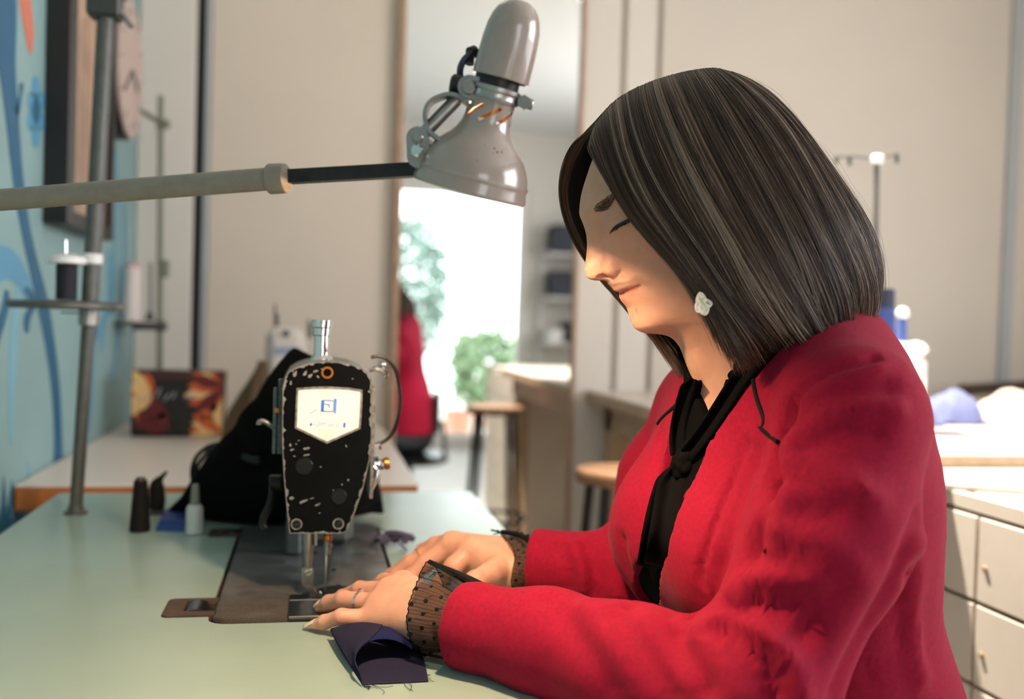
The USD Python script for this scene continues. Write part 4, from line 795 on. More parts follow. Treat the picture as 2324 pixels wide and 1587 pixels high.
# ================================================================== RIGHT: cutting table, drawer cabinet, overlock machine
mat('ply_edge', srgb(196, 164, 130), .5, ns=30, amt=.12); mat('ply_front', srgb(232, 218, 200), .5, ns=5, amt=.05); mat('gap_brown', srgb(84, 62, 44), .7)
CZ = .87; cu0 = PZ(1450, 917, CZ)[0]; cv0 = PZ(2210, 1030, CZ)[1]
ct = thing('cutting_table', 'large white topped cutting table at the back right wall', 'table', (cu0, cv0, 0))
obj('tabletop', MB().box([cu0, cv0, CZ - .006], [UR - .01, VB - .012, CZ], .002), 'white_laminate', ct); obj('table_edge', MB().box([cu0 + .0005, cv0 + .0005, CZ - .036], [UR - .0105, VB - .0125, CZ - .0062], .002), 'ply_edge', ct)
obj('apron', MB().box([cu0 + .05, cv0 + .04, CZ - .12], [UR - .05, cv0 + .06, CZ - .0362], .002).box([cu0 + .05, cv0 + .061, CZ - .12], [cu0 + .07, VB - .05, CZ - .0362], .002), 'ply_edge', ct)
for u in (cu0 + .08, UR - .1):
    for v in (cv0 + .1, VB - .1): obj('leg', MB().box([u - .03, v - .03, 0], [u + .03, v + .03, CZ - .0365], .004), 'ply_edge', ct)
KU = .95; kz1 = .838; kv0, kv1 = .55, cv0 - .006
cb = thing('drawer_cabinet', 'pale plywood drawer cabinet with a white board top right of the seamstress', 'cabinet', (KU, kv0, 0))
obj('body', MB().box([KU + .03, kv0, .02], [KU + .56, kv1, kz1], .003), 'ply_front', cb); obj('backing', MB().box([KU + .021, kv0 + .004, .024], [KU + .0298, kv1 - .004, kz1 - .004]), 'gap_brown', cb)
zs = [.813, .686, .565, .44, .315, .19, .06]; vs = [kv0, .72, .995, 1.27, kv1]
obj('drawer_rail', MB().box([KU + .003, kv0, .816], [KU + .0198, kv1, kz1], .001), 'ply_front', cb)
vs2 = [kv0, .55, .70, .985, 1.27, kv1]
for i in range(len(zs) - 1):
    for j in range(1, len(vs2) - 1):
        a, b = vs2[j] + .003, vs2[j + 1] - .003
        dr = obj('drawer', MB().box([KU, a, zs[i + 1] + .004], [KU + .0198, b, zs[i] - .003], .0015), 'ply_front', cb)
        obj('drawer_pull', MB().cyl([KU + .0005, b - .018, (zs[i] + zs[i + 1]) / 2 - .01], [KU - .004, b - .018, (zs[i] + zs[i + 1]) / 2 - .01], .005, 12, bev=.001), 'ply_edge', dr)
bt = [PZ(1940, 1082, .846), PZ(2103, 1066, .846), PZ(2420, 1043, .846), PZ(2520, 1122, .846), PZ(2324, 1111, .846), PZ(2103, 1096, .846)]
bpl = Polygon([(a[0], a[1]) for a in bt]).buffer(.004).intersection(shapely.box(0, 0, 5, kv1))
obj('board_top', MB().ext(bpl, .0075, lambda q: q + [0, 0, .8385]), 'white_laminate', cb)
# overlock machine on the cutting table
YO = 2.05; q = V3(*P(2035, 930, YO)[:2], CZ); g_ = lambda x, y, dy=0: P(x, y, YO + dy)
ov = thing('overlock_machine', 'white overlock machine with blue thread cones on the cutting table', 'overlock machine', tuple(q))
l_, r2_ = g_(1960, 900), g_(2080, 900); 
obj('body', MB().box([q[0] - .075, q[1] - .04, CZ + .0006], [q[0] + .050, q[1] + .10, g_(2030, 800)[2]], .018), 'white_plastic', ov)
obj('top_cover', MB().box([q[0] - .08, q[1] - .045, g_(2030, 806)[2]], [q[0] + .046, q[1] + .11, g_(2030, 776)[2]], .012), 'white_plastic', ov)
obj('hand_wheel', MB().cyl(g_(2062, 860), g_(2086, 860), .045, 32, bev=.008), 'white_plastic', ov); obj('tension_knob', MB().sphere(g_(2078, 792), .016, 2), 'white_plastic', ov)
obj('mast', MB().cyl(g_(1985, 780, .05), g_(1990, 368, .05), .0055, 12), 'stand_grey', ov); obj('mast_head', MB().box(g_(1978, 372, .05) - V3(0, .012, 0), g_(2004, 352, .05) + V3(0, .012, 0), .004), 'white_plastic', ov)
obj('thread_arms', MB().tube([g_(1898, 356, .05), g_(1945, 356, .05), g_(1990, 362, .05), g_(2036, 350, .05)], .0022, 6).tube([g_(1898, 356, .05), g_(1899, 372, .05)], .004, 6).tube([g_(1928, 358, .05), g_(1929, 376, .05)], .004, 6).tube([g_(2036, 350, .05), g_(2036, 370, .05)], .004, 6), 'stand_grey', ov)
mat('blue_thread', srgb(64, 84, 150), .7, ns=700, amt=.12); mat('deep_navy', srgb(28, 34, 62), .7)
for x, y0, y1, r, m, lab, dy in ((2000, 778, 656, .027, 'deep_navy', 'tall navy thread cone on the overlock machine', .075), (2046, 768, 722, .0105, 'blue_thread', 'small blue thread spool with a white ball top on the overlock machine', .03)):
    a = g_(x, y0 + 1, dy); a[2] = g_(2030, 776)[2] + .001; b = g_(x, y1, dy); h = b[2] - a[2]
    t = thing('thread_cone', lab, 'thread cone', tuple(a)); obj('thread', MB().lathe([(.003, 0), (r, 0), (r, .004), (r * .86, h - .004), (r * .8, h), (.003, h)], a, n=32), m, t)
    if y0 == 768: obj('ball_top', MB().sphere(a + V3(0, 0, h + .010), .0135, 2), 'white_plastic', t)
    else: obj('label_band', MB().lathe([(r + .0004, h * .06), (r + .0012, h * .07), (r * .92 + .001, h * .6), (r * .92, h * .62)], a, n=32), 'blue_thread', t)
# cloth on the cutting table
mat('blue_cotton', srgb(112, 120, 166), .8, sheen=.2); mat('cream_cotton', srgb(232, 214, 190), .8, sheen=.2)
def heap(name, label, c, L, W, H, m, seed, folds=5.):
    t = thing(name, label, 'fabric', (c[0], c[1], CZ)); G = []
    for i in range(26):
        row = []
        for j in range(16):
            x, y = i / 25 * 2 - 1, j / 15 * 2 - 1; e = max(0, 1 - (abs(x) ** 2.4 + abs(y) ** 2.4)); z = H * e ** .6 * (.7 + .5 * meshkit.fbm(np.array([[x * 2 + seed, y * 2, seed]]), 3, seed)[0]) + .004 * math.sin(folds * x + 2 * y)
            row.append(V3(c[0] + L * x, c[1] + W * y, CZ + .003 + max(0, z)))
        G.append(row)
    obj('folded_cloth', MB().sheet(np.array(G), .004), m, t, smooth=True); return t
h1 = PZ(2155, 960, CZ); heap('folded_fabric', 'crumpled blue cotton on the cutting table', h1, .075, .05, .07, 'blue_cotton', 3)
h1 = PZ(2098, 968, CZ); heap('folded_fabric', 'small blue cotton piece beside the crumpled blue cotton', h1 + V3(-.01, .02, 0), .045, .04, .045, 'blue_cotton', 7)
h1 = PZ(2290, 962, CZ); heap('folded_fabric', 'cream folded cloth stack at the right edge of the cutting table', h1 + V3(.045, .03, 0), .10, .09, .075, 'cream_cotton', 5)
h1 = PZ(2300, 915, CZ); t = thing('fabric_roll', 'thin brown roll lying behind the cream cloth stack', 'fabric roll', tuple(h1))
obj('roll', MB().cyl(h1 + V3(-.1, .12, .03), h1 + V3(.3, .2, .05), .018, 20, bev=.002), 'hinge_leather', t); obj('core', MB().cyl(h1 + V3(-.112, .117, .0295), h1 + V3(.312, .203, .0505), .007, 14), 'ply_edge', t)
# ================================================================== THE SEAMSTRESS
mat('trousers', srgb(38, 44, 54), .8)
wo = thing('person', 'person in a red wool jacket with brown bobbed hair, sewing at the machine', 'person', (0, 0, 0))
# ---- head frame: a forward, b towards her left (the camera side), c up along the face
TH, PSI, HY = R(20), R(9), .905
OH = P(1560, 560, HY)
FH = -R0 * math.cos(PSI) - F0 * math.sin(PSI); LH = R0 * math.sin(PSI) - F0 * math.cos(PSI)
FA = FH * math.cos(TH) - V3(0, 0, math.sin(TH)); UA = FH * math.sin(TH) + V3(0, 0, math.cos(TH))
def hl(p): d = np.asarray(p) - OH; return np.stack([d @ FA, d @ LH, d @ UA], -1)
def hw(a, b, c): return OH + np.multiply.outer(a, FA) + np.multiply.outer(b, LH) + np.multiply.outer(c, UA)
def sag(x, y, b=0.):                       # the pixel's ray met with the plane at b
    d = ray(x, y); o = OH + LH * b; return hl(CAM + d * ((o - CAM).dot(LH) / d.dot(LH)))
PROF = [(1326, 372), (1327, 421), (1327.7, 447), (1330.5, 472), (1338.5, 490), (1344, 504), (1345.5, 515), (1340, 538), (1334.5, 563), (1330, 585), (1326.6, 604), (1326.6, 617), (1330, 628), (1340, 635), (1356, 637.5), (1376, 637), (1383, 641), (1388, 653), (1397, 664), (1402.5, 669.5), (1406.5, 678), (1411, 688), (1419, 699), (1424.5, 708), (1430, 718), (1433, 732), (1438.5, 743), (1449, 754), (1463, 763), (1480, 768.5)]
pr_ = np.array([sag(*q) for q in PROF])[:, [2, 0]]; pr_ = pr_[np.argsort(pr_[:, 0])]
keep = np.r_[True, np.diff(pr_[:, 0]) > 2e-4]; pr_ = pr_[keep]
PF = PchipInterpolator(pr_[:, 0], pr_[:, 1], extrapolate=True)
ME = [PROF[i] for i in (0, 1, 2)] + [(1334, 474), (1346, 490), (1356, 504), (1362, 518), (1374, 545), (1388, 575), (1397, 602), (1393, 628), (1390, 645), (1393, 656), (1402, 666), (1408, 676), (1414, 688), (1421, 700), (1426, 710), (1431, 720), (1434, 732), (1439.5, 743), (1450, 754), (1464, 763), (1481, 768.5)]
me_ = np.array([sag(*q) for q in ME])[:, [2, 0]]; me_ = me_[np.argsort(me_[:, 0])]
MF = PchipInterpolator(me_[:, 0], me_[:, 1], extrapolate=True)
c_eye, c_nt, c_sn, c_mo, c_ch = sag(1410, 510)[2], sag(1326.6, 612)[2], sag(1383, 640)[2], sag(1402.5, 669.5)[2], sag(1450, 754)[2]
cmin = pr_[0, 0]; print('head c: eye %.3f nose %.3f subnasal %.3f mouth %.3f chin %.3f min %.3f' % (c_eye, c_nt, c_sn, c_mo, c_ch, cmin))
WC = PchipInterpolator([-.12, cmin, c_ch, c_mo, c_sn, c_nt, c_eye - .012, c_eye + .012, c_eye + .045, c_eye + .09], [.030, .034, .0405, .0505, .0560, .0640, .0680, .0670, .0660, .050])
NW = PchipInterpolator([c_sn - .004, c_sn + .002, c_nt, c_nt + .009, c_nt + .018, c_eye - .004, c_eye + .006, c_eye + .02], [.0150, .0160, .0150, .0112, .0095, .0085, .0095, .016])
g_ = lambda x, s: np.exp(-(x / s) ** 2)
lid_c = sag(1411, 511, .031)
EY = np.array([.0570, .0345, .0388])        # eyeball centre
NOEYE = False
mcor = sag(1459, 645, .024)
def face_sdf(q):
    a, b, c = q[:, 0], np.abs(q[:, 1]), q[:, 2]
    M = MF(np.clip(c, cmin - .01, .14)); W = WC(np.clip(c, -.12, .16))
    # eye sockets, cheek, brow, mouth
    M = M - .0105 * g_(np.hypot(b - .030, (c - c_eye - .001) * 1.25), .0175) + .0022 * g_(b - .026, .018) * g_(c - (c_eye + .021), .0075)
    M = M + .0030 * g_(b - .036, .018) * g_(c - (c_nt + .008), .017)
    M = M - .0016 * g_(b - .021 - .35 * np.clip(c_nt - c, 0, .04), .004) * g_(c - (c_sn - .002), .018)
    cm_ = c_mo + .0042 * (b / .029) ** 1.3
    M = M - .0034 * g_(c - cm_, .0021) * np.clip(1.3 - b / .0275, 0, 1) ** .7 - .0026 * g_(np.hypot(b - .0300, (c - cm_) * .8), .0050)
    M = M - .0018 * g_(c - (c_mo - .0135), .005) * g_(b, .016)
    D = np.interp(c, [cmin, c_ch, c_mo, c_sn, c_eye, .14], [.060, .066, .070, .076, .086, .10])
    p_ = np.interp(c, [cmin, c_ch, c_mo, c_eye], [1.75, 1.8, 1.95, 2.15])
    x = np.maximum(a - (M - D), 0) / D
    rr = (x ** p_ + (b / W) ** p_) ** (1 / p_)
    f = (rr - 1) * np.minimum(D, W) * 1.0
    # nose ridge
    N = PF(np.clip(c, cmin - .01, .14)); nw = NW(np.clip(c, c_sn - .004, c_eye + .02))
    nose = (a - (N - np.maximum((b / nw), 0) ** 2.0 * np.minimum(np.maximum(N - M, 0) * .75 + .003, .028)))
    nose = nose / np.sqrt(1 + (2 * b / nw ** 2 * .011) ** 2)
    nose = np.maximum(nose, (b - nw * 1.75) * .8); nose = np.maximum(nose, c - (c_eye + .016)); nose = np.maximum(nose, (c_sn - .0015) - c)
    nose = np.maximum(nose, (N - .034) - a)
    f = smin(f, nose, .0055)
    ala = sag(1398, 604, .0145); q2 = np.stack([a, b, c], 1)
    f = smin(f, s_ell(q2, [ala[0] + .002, .0150, ala[2] - .0002], np.eye(3), [.0105, .0062, .0082]), .0040)
    ae = s_ell(q2, [ala[0] + .002, .0150, ala[2] - .0002], np.eye(3), [.0105, .0062, .0082])
    f = f + .0022 * g_(ae - .0008, .0017) * np.clip((ala[0] + .0045 - a) / .004, 0, 1) * (c > ala[2] - .009)
    nos = sag(1370, 629, .008); f = smax(f, -s_ell(q2, [nos[0], .0086, nos[2] - .0006], np.eye(3), [.0086, .0038, .0042]), .0022)
    # lids over the eyeball: closed upper lid looking down
    f = smax(f, -s_ell(q2, [.074, .0395, EY[2] + .0015], np.eye(3), [.0175, .0150, .0125]), .012)
    r_ = np.linalg.norm(q2 - EY, axis=1); lash = EY[2] - .0022 + np.clip(b - .040, 0, .02) * .25
    f = smin(f, r_ - .0119, .0025)                                  # eyeball and lower lid
    lid = smax(r_ - .0131, (lash - c), .0010); f = smin(f, lid, .0018)
    f = f + .0018 * g_(c - (EY[2] + .0056 + (b - .04) * .1), .0011) * (b > .022) * (b < .060) * (a > EY[0] - .008)
    f = f + .0006 * g_(c - (EY[2] - .0085 + (b - .04) * .15), .0012) * (b > .028) * (b < .054) * (a > EY[0] - .004)
    f = smax(f, cmin - .0005 - c + .10 * np.maximum(.02 - a, 0), .016)
    return f
def head_sdf(p):
    q = hl(p); a, b, c = q.T
    f = face_sdf(q)
    f = smax(f, -(a + .045), .03)                                   # the face volume ends behind the ears
    f = smax(f, c - .075, .03)
    f = smin(f, s_ell(q, [-.018, 0, .046], np.eye(3), [.098, .074, .088]), .02)
    f = smin(f, s_ell(q, [-.01, 0, -.022], np.eye(3), [.055, .058, .045]), .02)
    qe = np.stack([a, np.abs(b), c], 1)
    ear = s_ell(qe, [-.018, .071, -.012], [[.94, 0, -.3], [.3, .25, .9], [0, 1, -.2]], [.017, .030, .006]); f = smin(f, ear, .006)
    return f
# ---- torso, neck, arms (level camera frame measurements)
TB = R(19); FB = -R0 * math.cos(TB) - F0 * math.sin(TB); LB = R0 * math.sin(TB) - F0 * math.cos(TB); BX = [FB, LB, V3(0, 0, 1)]
SHN, SHF = P(1932, 962, .80), P(1606, 950, 1.07)
ELN, ELF = P(1700, 1600, .745), P(1440, 1335, 1.075)
WRN, WRF = P(990, 1406, .922), P(1165, 1286, 1.10)
NK0, NK1 = P(1655, 705, .908), P(1748, 905, .930)
CH, WA, HP = C(.264, .945, -.165), C(.280, .940, -.36), C(.318, .935, -.56)
def torso(p, o=0.):
    f = s_ell(p, CH, BX, [.112 + o, .160 + o, .185 + o])
    f = smin(f, s_ell(p, WA, BX, [.112 + o, .142 + o, .19 + o]), .06)
    f = smin(f, s_ell(p, HP, BX, [.135 + o, .175 + o, .15 + o]), .08)
    f = smin(f, s_cone(p, C(.286, .945, -.035), SHN + V3(0, 0, .012), .052 + o, .048 + o), .05)
    f = smin(f, s_cone(p, C(.286, .945, -.035), SHF + V3(0, 0, .012), .052 + o, .046 + o), .05)
    for s_ in (-1, 1): f = smin(f, s_ell(p, CH + FB * .085 + LB * .062 * s_ - V3(0, 0, .035), BX, [.055 + o, .062 + o, .062 + o]), .05)
    return f
def neck(p): return smin(s_chain(p, [NK0, NK1, C(.285, .945, -.06)], [.0485, .050, .058], .02), s_cone(p, P(1615, 740, .905), P(1650, 960, .93), .022, .020), .03)
def arm_in(p): return np.minimum(s_chain(p, [SHN, ELN, P(1200, 1455, .862), WRN], [.042, .036, .034, .025], .02), s_chain(p, [SHF, ELF, P(1300, 1290, 1.075), WRF], [.040, .030, .024, .021], .02))
# ---- hands
def hand_sdf(p, fingers, palm, wrist, k=.0028):
    f = None
    for (a, ra) in palm:
        for (w, rw) in wrist:
            e = s_cone(p, w, a, rw, ra); f = e if f is None else smin(f, e, .010)
    for i in range(len(palm) - 1): f = smin(f, s_cone(p, palm[i][0], palm[i + 1][0], palm[i][1] * .72, palm[i + 1][1] * .72), .007)
    out = f
    for pts, rad in fingers:
        e = s_chain(p, pts, rad, .0035)
        for q, r in zip(pts[1:-1], rad[1:-1]): e = smin(e, np.linalg.norm(p - q, axis=1) - r * 1.0, .002)
        out = smin(out, e, k)
    return out
mm = lambda *r: [x / 1000 for x in r]
Lp = [P(846, 1406, .962), P(862, 1373, .974), P(884, 1343, .988), P(915, 1326, 1.002)]
LF = [([Lp[0], P(775, 1400, .9585), P(737, 1412, .968), P(709, 1423, .976)], mm(10.2, 7.5, 6.7, 5.6)),
      ([Lp[1], P(780, 1361, 1.000), P(746, 1368, 1.018), P(727, 1378, 1.030)], mm(11.4, 8.5, 7.5, 6.4)),
      ([Lp[2], P(818, 1340, 1.022), P(778, 1356, 1.046), P(757, 1366, 1.060)], mm(10.8, 9.0, 7.9, 6.6)),
      ([Lp[3], P(872, 1322, 1.045), P(838, 1342, 1.068), P(818, 1354, 1.080)], mm(10.8, 9.0, 7.9, 6.6)),
      ([P(975, 1385, .955), P(925, 1385, 1.005), P(885, 1388, 1.035), P(862, 1392, 1.050)], mm(14, 11.5, 10, 7.5))]
LPALM = [(Lp[0], .0118), (Lp[1], .0122), (Lp[2], .0122), (Lp[3], .0115)]
LWR = [(P(992, 1424, .912), .0180), (P(988, 1388, .935), .0185)]
Rp = [P(1074, 1246, 1.112), P(1028, 1236, 1.132), P(993, 1244, 1.150), P(966, 1256, 1.165)]
RF = [([Rp[0], P(1030, 1286, 1.098), P(1002, 1320, 1.098), P(985, 1340, 1.100)], mm(12.6, 10.6, 8.8, 7.2)),
      ([Rp[1], P(966, 1278, 1.128), P(930, 1310, 1.122), P(910, 1330, 1.118)], mm(12.2, 10.4, 8.8, 7.2)),
      ([Rp[2], P(932, 1278, 1.148), P(898, 1305, 1.146), P(880, 1320, 1.144)], mm(11.4, 9.4, 8.2, 6.8)),
      ([Rp[3], P(918, 1286, 1.168), P(888, 1304, 1.168), P(872, 1315, 1.166)], mm(9.8, 8.0, 7.0, 5.8)),
      ([P(1136, 1292, 1.085), P(1112, 1304, 1.058), P(1078, 1320, 1.034), P(1050, 1338, 1.020)], mm(17, 12.6, 11.0, 8.4))]
RPALM = [(Rp[0], .0134), (Rp[1], .0134), (Rp[2], .0122), (Rp[3], .011)]
RWR = [(P(1160, 1266, 1.112), .0190), (P(1168, 1296, 1.090), .0190)]
def lhand(p): return np.maximum(hand_sdf(p, LF, LPALM, LWR), (BZ + .0012) - p[:, 2])
def rhand(p): return np.maximum(hand_sdf(p, RF, RPALM, RWR), (BZ + .0012) - p[:, 2])
t0_ = __import__('time').time()
head_m = mesh_sdf(lambda p: smin(head_sdf(p), neck(p), .022), OH - .16, OH + V3(.16, .16, .17), .0021, 1.6)
def bodyrest(p):
    f = smin(torso(p, -.012), neck(p), .03)
    return np.minimum(f, arm_in(p))
body_m = mesh_sdf(bodyrest, C(-.22, .62, -.72)[[0, 1, 2]] - V3(.35, .35, 0), C(.5, 1.25, .0) + V3(.3, .3, .06), .0085)
lo_, hi_ = (lambda a: (a.min(0) - .03, a.max(0) + .03))(np.array([q for f_ in LF for q in f_[0]] + [w for w, _ in LWR])); lh_m = mesh_sdf(lhand, lo_, hi_, .0015)
lo_, hi_ = (lambda a: (a.min(0) - .03, a.max(0) + .03))(np.array([q for f_ in RF for q in f_[0]] + [w for w, _ in RWR])); rh_m = mesh_sdf(rhand, lo_, hi_, .0015)
def man(m, tol):
    M = m3.Manifold(m3.Mesh(np.asarray(m.vertices, np.float32), np.asarray(m.faces, np.uint32)))
    return M.simplify(tol) if M.status() == m3.Error.NoError else None
parts_ = [man(head_m, 1.2e-4), man(body_m, .001), man(lh_m, 1e-4), man(rh_m, 1e-4)]
print('manifold parts', [None if q is None else q.num_tri() for q in parts_])
U = parts_[0]
for q in parts_[1:]: U = U + q
um = U.to_mesh(); bm = trimesh.Trimesh(np.array(um.vert_properties[:, :3], float), np.array(um.tri_verts), process=False)
trimesh.smoothing.filter_taubin(bm, iterations=3)
print('body', len(bm.faces), 'watertight', bm.is_watertight, 'pieces', len(U.decompose()), 't', __import__('time').time() - t0_)
# skin: tint per vertex for lips, cheeks, knuckles and moles (the skin's own colour)
bv = np.array(bm.vertices); q = hl(bv); a_, b_, c_ = q[:, 0], np.abs(q[:, 1]), q[:, 2]
base = np.array(srgb(206, 158, 134)); col = np.tile(base, (len(bv), 1))
def blend(w, c): 
    global col
    col = col * (1 - w[:, None]) + np.array(c) * w[:, None]
infront = (a_ > .045) & (np.abs(q).max(1) < .14)
blend(infront * .14 * g_(np.hypot(b_ - .045, c_ - c_nt), .02), srgb(210, 120, 100)); blend((a_ > pr_[:, 1].max() - .03) * infront * .16 * g_(c_ - c_nt, .012) * g_(b_, .014), srgb(214, 118, 96))
cmv = c_mo + .0042 * (b_ / .029) ** 1.3
lipw = np.clip(1.3 - np.abs(c_ - (cmv - .0006)) / np.maximum(.0056 * np.sqrt(np.clip(1 - (b_ / .0290) ** 2, 0, 1)), 1e-4), 0, 1) * infront
blend(lipw * .62, srgb(184, 96, 84)); blend(infront * .75 * g_(c_ - cmv, .0012) * (b_ < .0285), srgb(110, 48, 44))
blend(infront * .25 * g_(np.hypot(b_ - .031, c_ - EY[2]), .012), srgb(150, 104, 92))
for x, y, r in ((1446, 704, .0011), (1447, 563, .0006), (1439, 548, .0006), (1474, 598, .0006)):
    mp = march(lambda p: smin(head_sdf(p), neck(p), .022), x, y, .7, 1.1)
    if mp is not None: blend(.75 * g_(np.linalg.norm(bv - mp, axis=1), r * 1.6), srgb(84, 46, 34))
for s_ in LF[:4] + RF[:4]:
    for kq in s_[0][:2]: blend(.22 * g_(np.linalg.norm(bv - kq, axis=1), .014), srgb(206, 118, 100))
usdkit.material(stage, '/World/Looks/skin', {'a': ('attribute', {'attribute': 'tint'}), 'g': ('geometry', {}), 'n': ('noise_texture', dict(scale=420, detail=3)), 'n2': ('noise_texture', dict(scale=60, detail=3)), 'r': ('rgb_ramp', dict(ramp=[(.3, (.90, .86, .84)), (.7, (1, 1, 1))])),
    'mx': ('mix_color', dict(blend_type='multiply', fac=1.)), 'b': ('bump', dict(strength=.22, distance=.0005)), 'p': ('principled_bsdf', dict(roughness=.48, specular_ior_level=.4, subsurface_weight=.30, subsurface_scale=.0018, subsurface_radius=(1, .38, .22), subsurface_method='random_walk'))},
    [('g.position', 'n.vector'), ('g.position', 'n2.vector'), ('n2.fac', 'r.fac'), ('a.color', 'mx.a'), ('r.color', 'mx.b'), ('mx.result', 'p.base_color'), ('n.fac', 'b.height'), ('b.normal', 'p.normal')], surface='p.BSDF')
body = obj('body', (bv, np.array(bm.faces)), 'skin', wo, smooth=True, colors=col)
# ---- clothes
mat('red_wool', srgb(138, 1, 40), .9, ns=260, amt=.10, bump=.35, bs=1100, sheen=.06, sheen_roughness=.4, sheen_tint=(1, .42, .52), spec=.25, bdist=.0006)
mat('black_blouse', (.0013, .0013, .0015), .85, spec=.06, bump=.2, bs=700); mat('black_piping', (.004, .004, .004), .7, spec=.15)
def body_lz(p): d = np.asarray(p) - C(.264, .945, 0); return np.stack([d @ LB, d @ FB, d[..., 2]], -1)
blouse_s = lambda p: smin(torso(p, -.003), neck(p) - .004, .03)
nearE = [(1705, 845), (1668, 924), (1624, 1013), (1584, 1114), (1551, 1192), (1534, 1259), (1520, 1343), (1515, 1415)]
farE = [(1584, 850), (1553, 924), (1538, 968), (1530, 1030), (1516, 1080), (1490, 1180), (1474, 1260), (1464, 1343)]
def hits(pts, f): return [(q, march(f, *q, .6, 1.5)) for q in pts]
nz = np.array([body_lz(h)[[0, 2]] for q, h in hits(nearE, blouse_s) if h is not None]); nz = nz[np.argsort(nz[:, 1])]
fz_ = [(q, h) for q, h in hits(farE, blouse_s) if h is not None]; fzz = np.array([body_lz(h)[[0, 2]] for q, h in fz_]); fzz = fzz[np.argsort(fzz[:, 1])]
print('near edge l,z', nz.round(3).tolist()); print('far edge l,z', fzz.round(3).tolist())
lin = lambda A: (lambda z: np.interp(z, np.r_[-.9, A[:, 1]], np.r_[A[0, 0] - .0, A[:, 0]]))
NE, FE = lin(nz), lin(fzz)
vb = march(blouse_s, 1600, 955, .6, 1.5); vlz = body_lz(vb); print('V bottom', vlz)
def neck_v(p, o=0.):                               # < 0 inside the V of the blouse
    q = body_lz(p); l, fw, z = q[:, 0] - vlz[0], q[:, 1], q[:, 2]
    zz = np.where(fw > -.02, vlz[2] + np.abs(l) * 1.9, vlz[2] + .085 + (-.02 - fw) * .7)
    return -(z - zz - o) * .5
def opening(p):
    q = body_lz(p); l, fw, z = q.T
    return np.maximum.reduce([l - NE(z), FE(z) - l, -(fw - .0)])
NZC = C(.286, .945, 0)
def sleeveN(p, o=0.): return s_chain(p, [P(1000, 1414, .904), P(1075, 1424, .886), P(1240, 1460, .852), P(1430, 1518, .800), ELN, P(1884, 1205, .778), SHN], [.030 + o, .0325 + o, .041 + o, .047 + o, .055 + o, .0585 + o, .060 + o], .03)
def sleeveF(p, o=0.): return s_chain(p, [P(1190, 1277, 1.093), P(1225, 1280, 1.083), P(1330, 1292, 1.072), ELF, P(1520, 1090, 1.085), SHF], [.0285 + o, .0305 + o, .0325 + o, .045 + o, .050 + o, .055 + o], .03)
cutN0, cutN1 = P(1038, 1419, .892), P(1240, 1460, .852); cutND = (cutN1 - cutN0) / np.linalg.norm(cutN1 - cutN0)
cutF0, cutF1 = P(1207, 1278, 1.088), P(1330, 1292, 1.072); cutFD = (cutF1 - cutF0) / np.linalg.norm(cutF1 - cutF0)
def jtorso(p):
    f = torso(p, .006)
    f = smin(f, s_cone(p, C(.300, .945, -.30), C(.315, .94, -.52), .150, .165) if False else s_ell(p, C(.300, .94, -.44), BX, [.135, .168, .20]), .05)
    f = np.maximum(f, -(p[:, 2] - .50))                                   # hem
    f = smax(f, -(neck(p) - .007 + np.maximum(0, (1.045 - p[:, 2])) * 3), .008)
    q = body_lz(p); f = np.maximum(f, (q[:, 2] - (.036 - .38 * np.clip(q[:, 1] + .03, -.1, .3))) * .8)          # collarless neck edge
    return f
def jacket_sdf(p):
    t = smax(jtorso(p), -opening(p), .003)
    sn = smax(sleeveN(p), -((p - cutN0) @ cutND), .004); sf = smax(sleeveF(p), -((p - cutF0) @ cutFD), .004)
    f = smin(t, sn, .010); f = smin(f, sf, .014)
    hol = np.maximum(sleeveN(p, -.0055), (p - cutN0) @ cutND - .014); f = smax(f, -hol, .002)
    hol = np.maximum(sleeveF(p, -.0055), (p - cutF0) @ cutFD - .012); f = smax(f, -hol, .002)
    tab = np.minimum((TZ + .0012) - p[:, 2], .2935 - p[:, 0]); return np.maximum(f, tab)
jm = mesh_sdf(jacket_sdf, C(-.2, .6, -.62) + V3(-.1, -.2, 0), C(.5, 1.2, .08) + V3(.2, .25, 0), .0034, 2.2)
jm = tidy(jm, 1e-4, 6); print('jacket faces', len(jm.faces))
jv, jn = np.array(jm.vertices), np.array(jm.vertex_normals)
def poly_hit(pts, f=jacket_sdf, n=14):
    h = [march(f, *q, .5, 1.6) for q in pts]; h = [x for x in h if x is not None]
    return spline(h, n) if len(h) > 1 else None
from scipy.spatial import cKDTree
def dist_to(pl, v): 
    d = np.full(len(v), 9.); 
    box = np.all((v > pl.min(0) - .06) & (v < pl.max(0) + .06), axis=1); w = np.nonzero(box)[0]
    fine = np.vstack([pl[i] + (pl[i + 1] - pl[i]) * t for i in range(len(pl) - 1) for t in np.linspace(0, 1, 6)])
    dd, ii = cKDTree(fine).query(v[w]); d[w] = dd; tt = np.zeros(len(v)); tt[w] = ii / len(fine); return d, tt
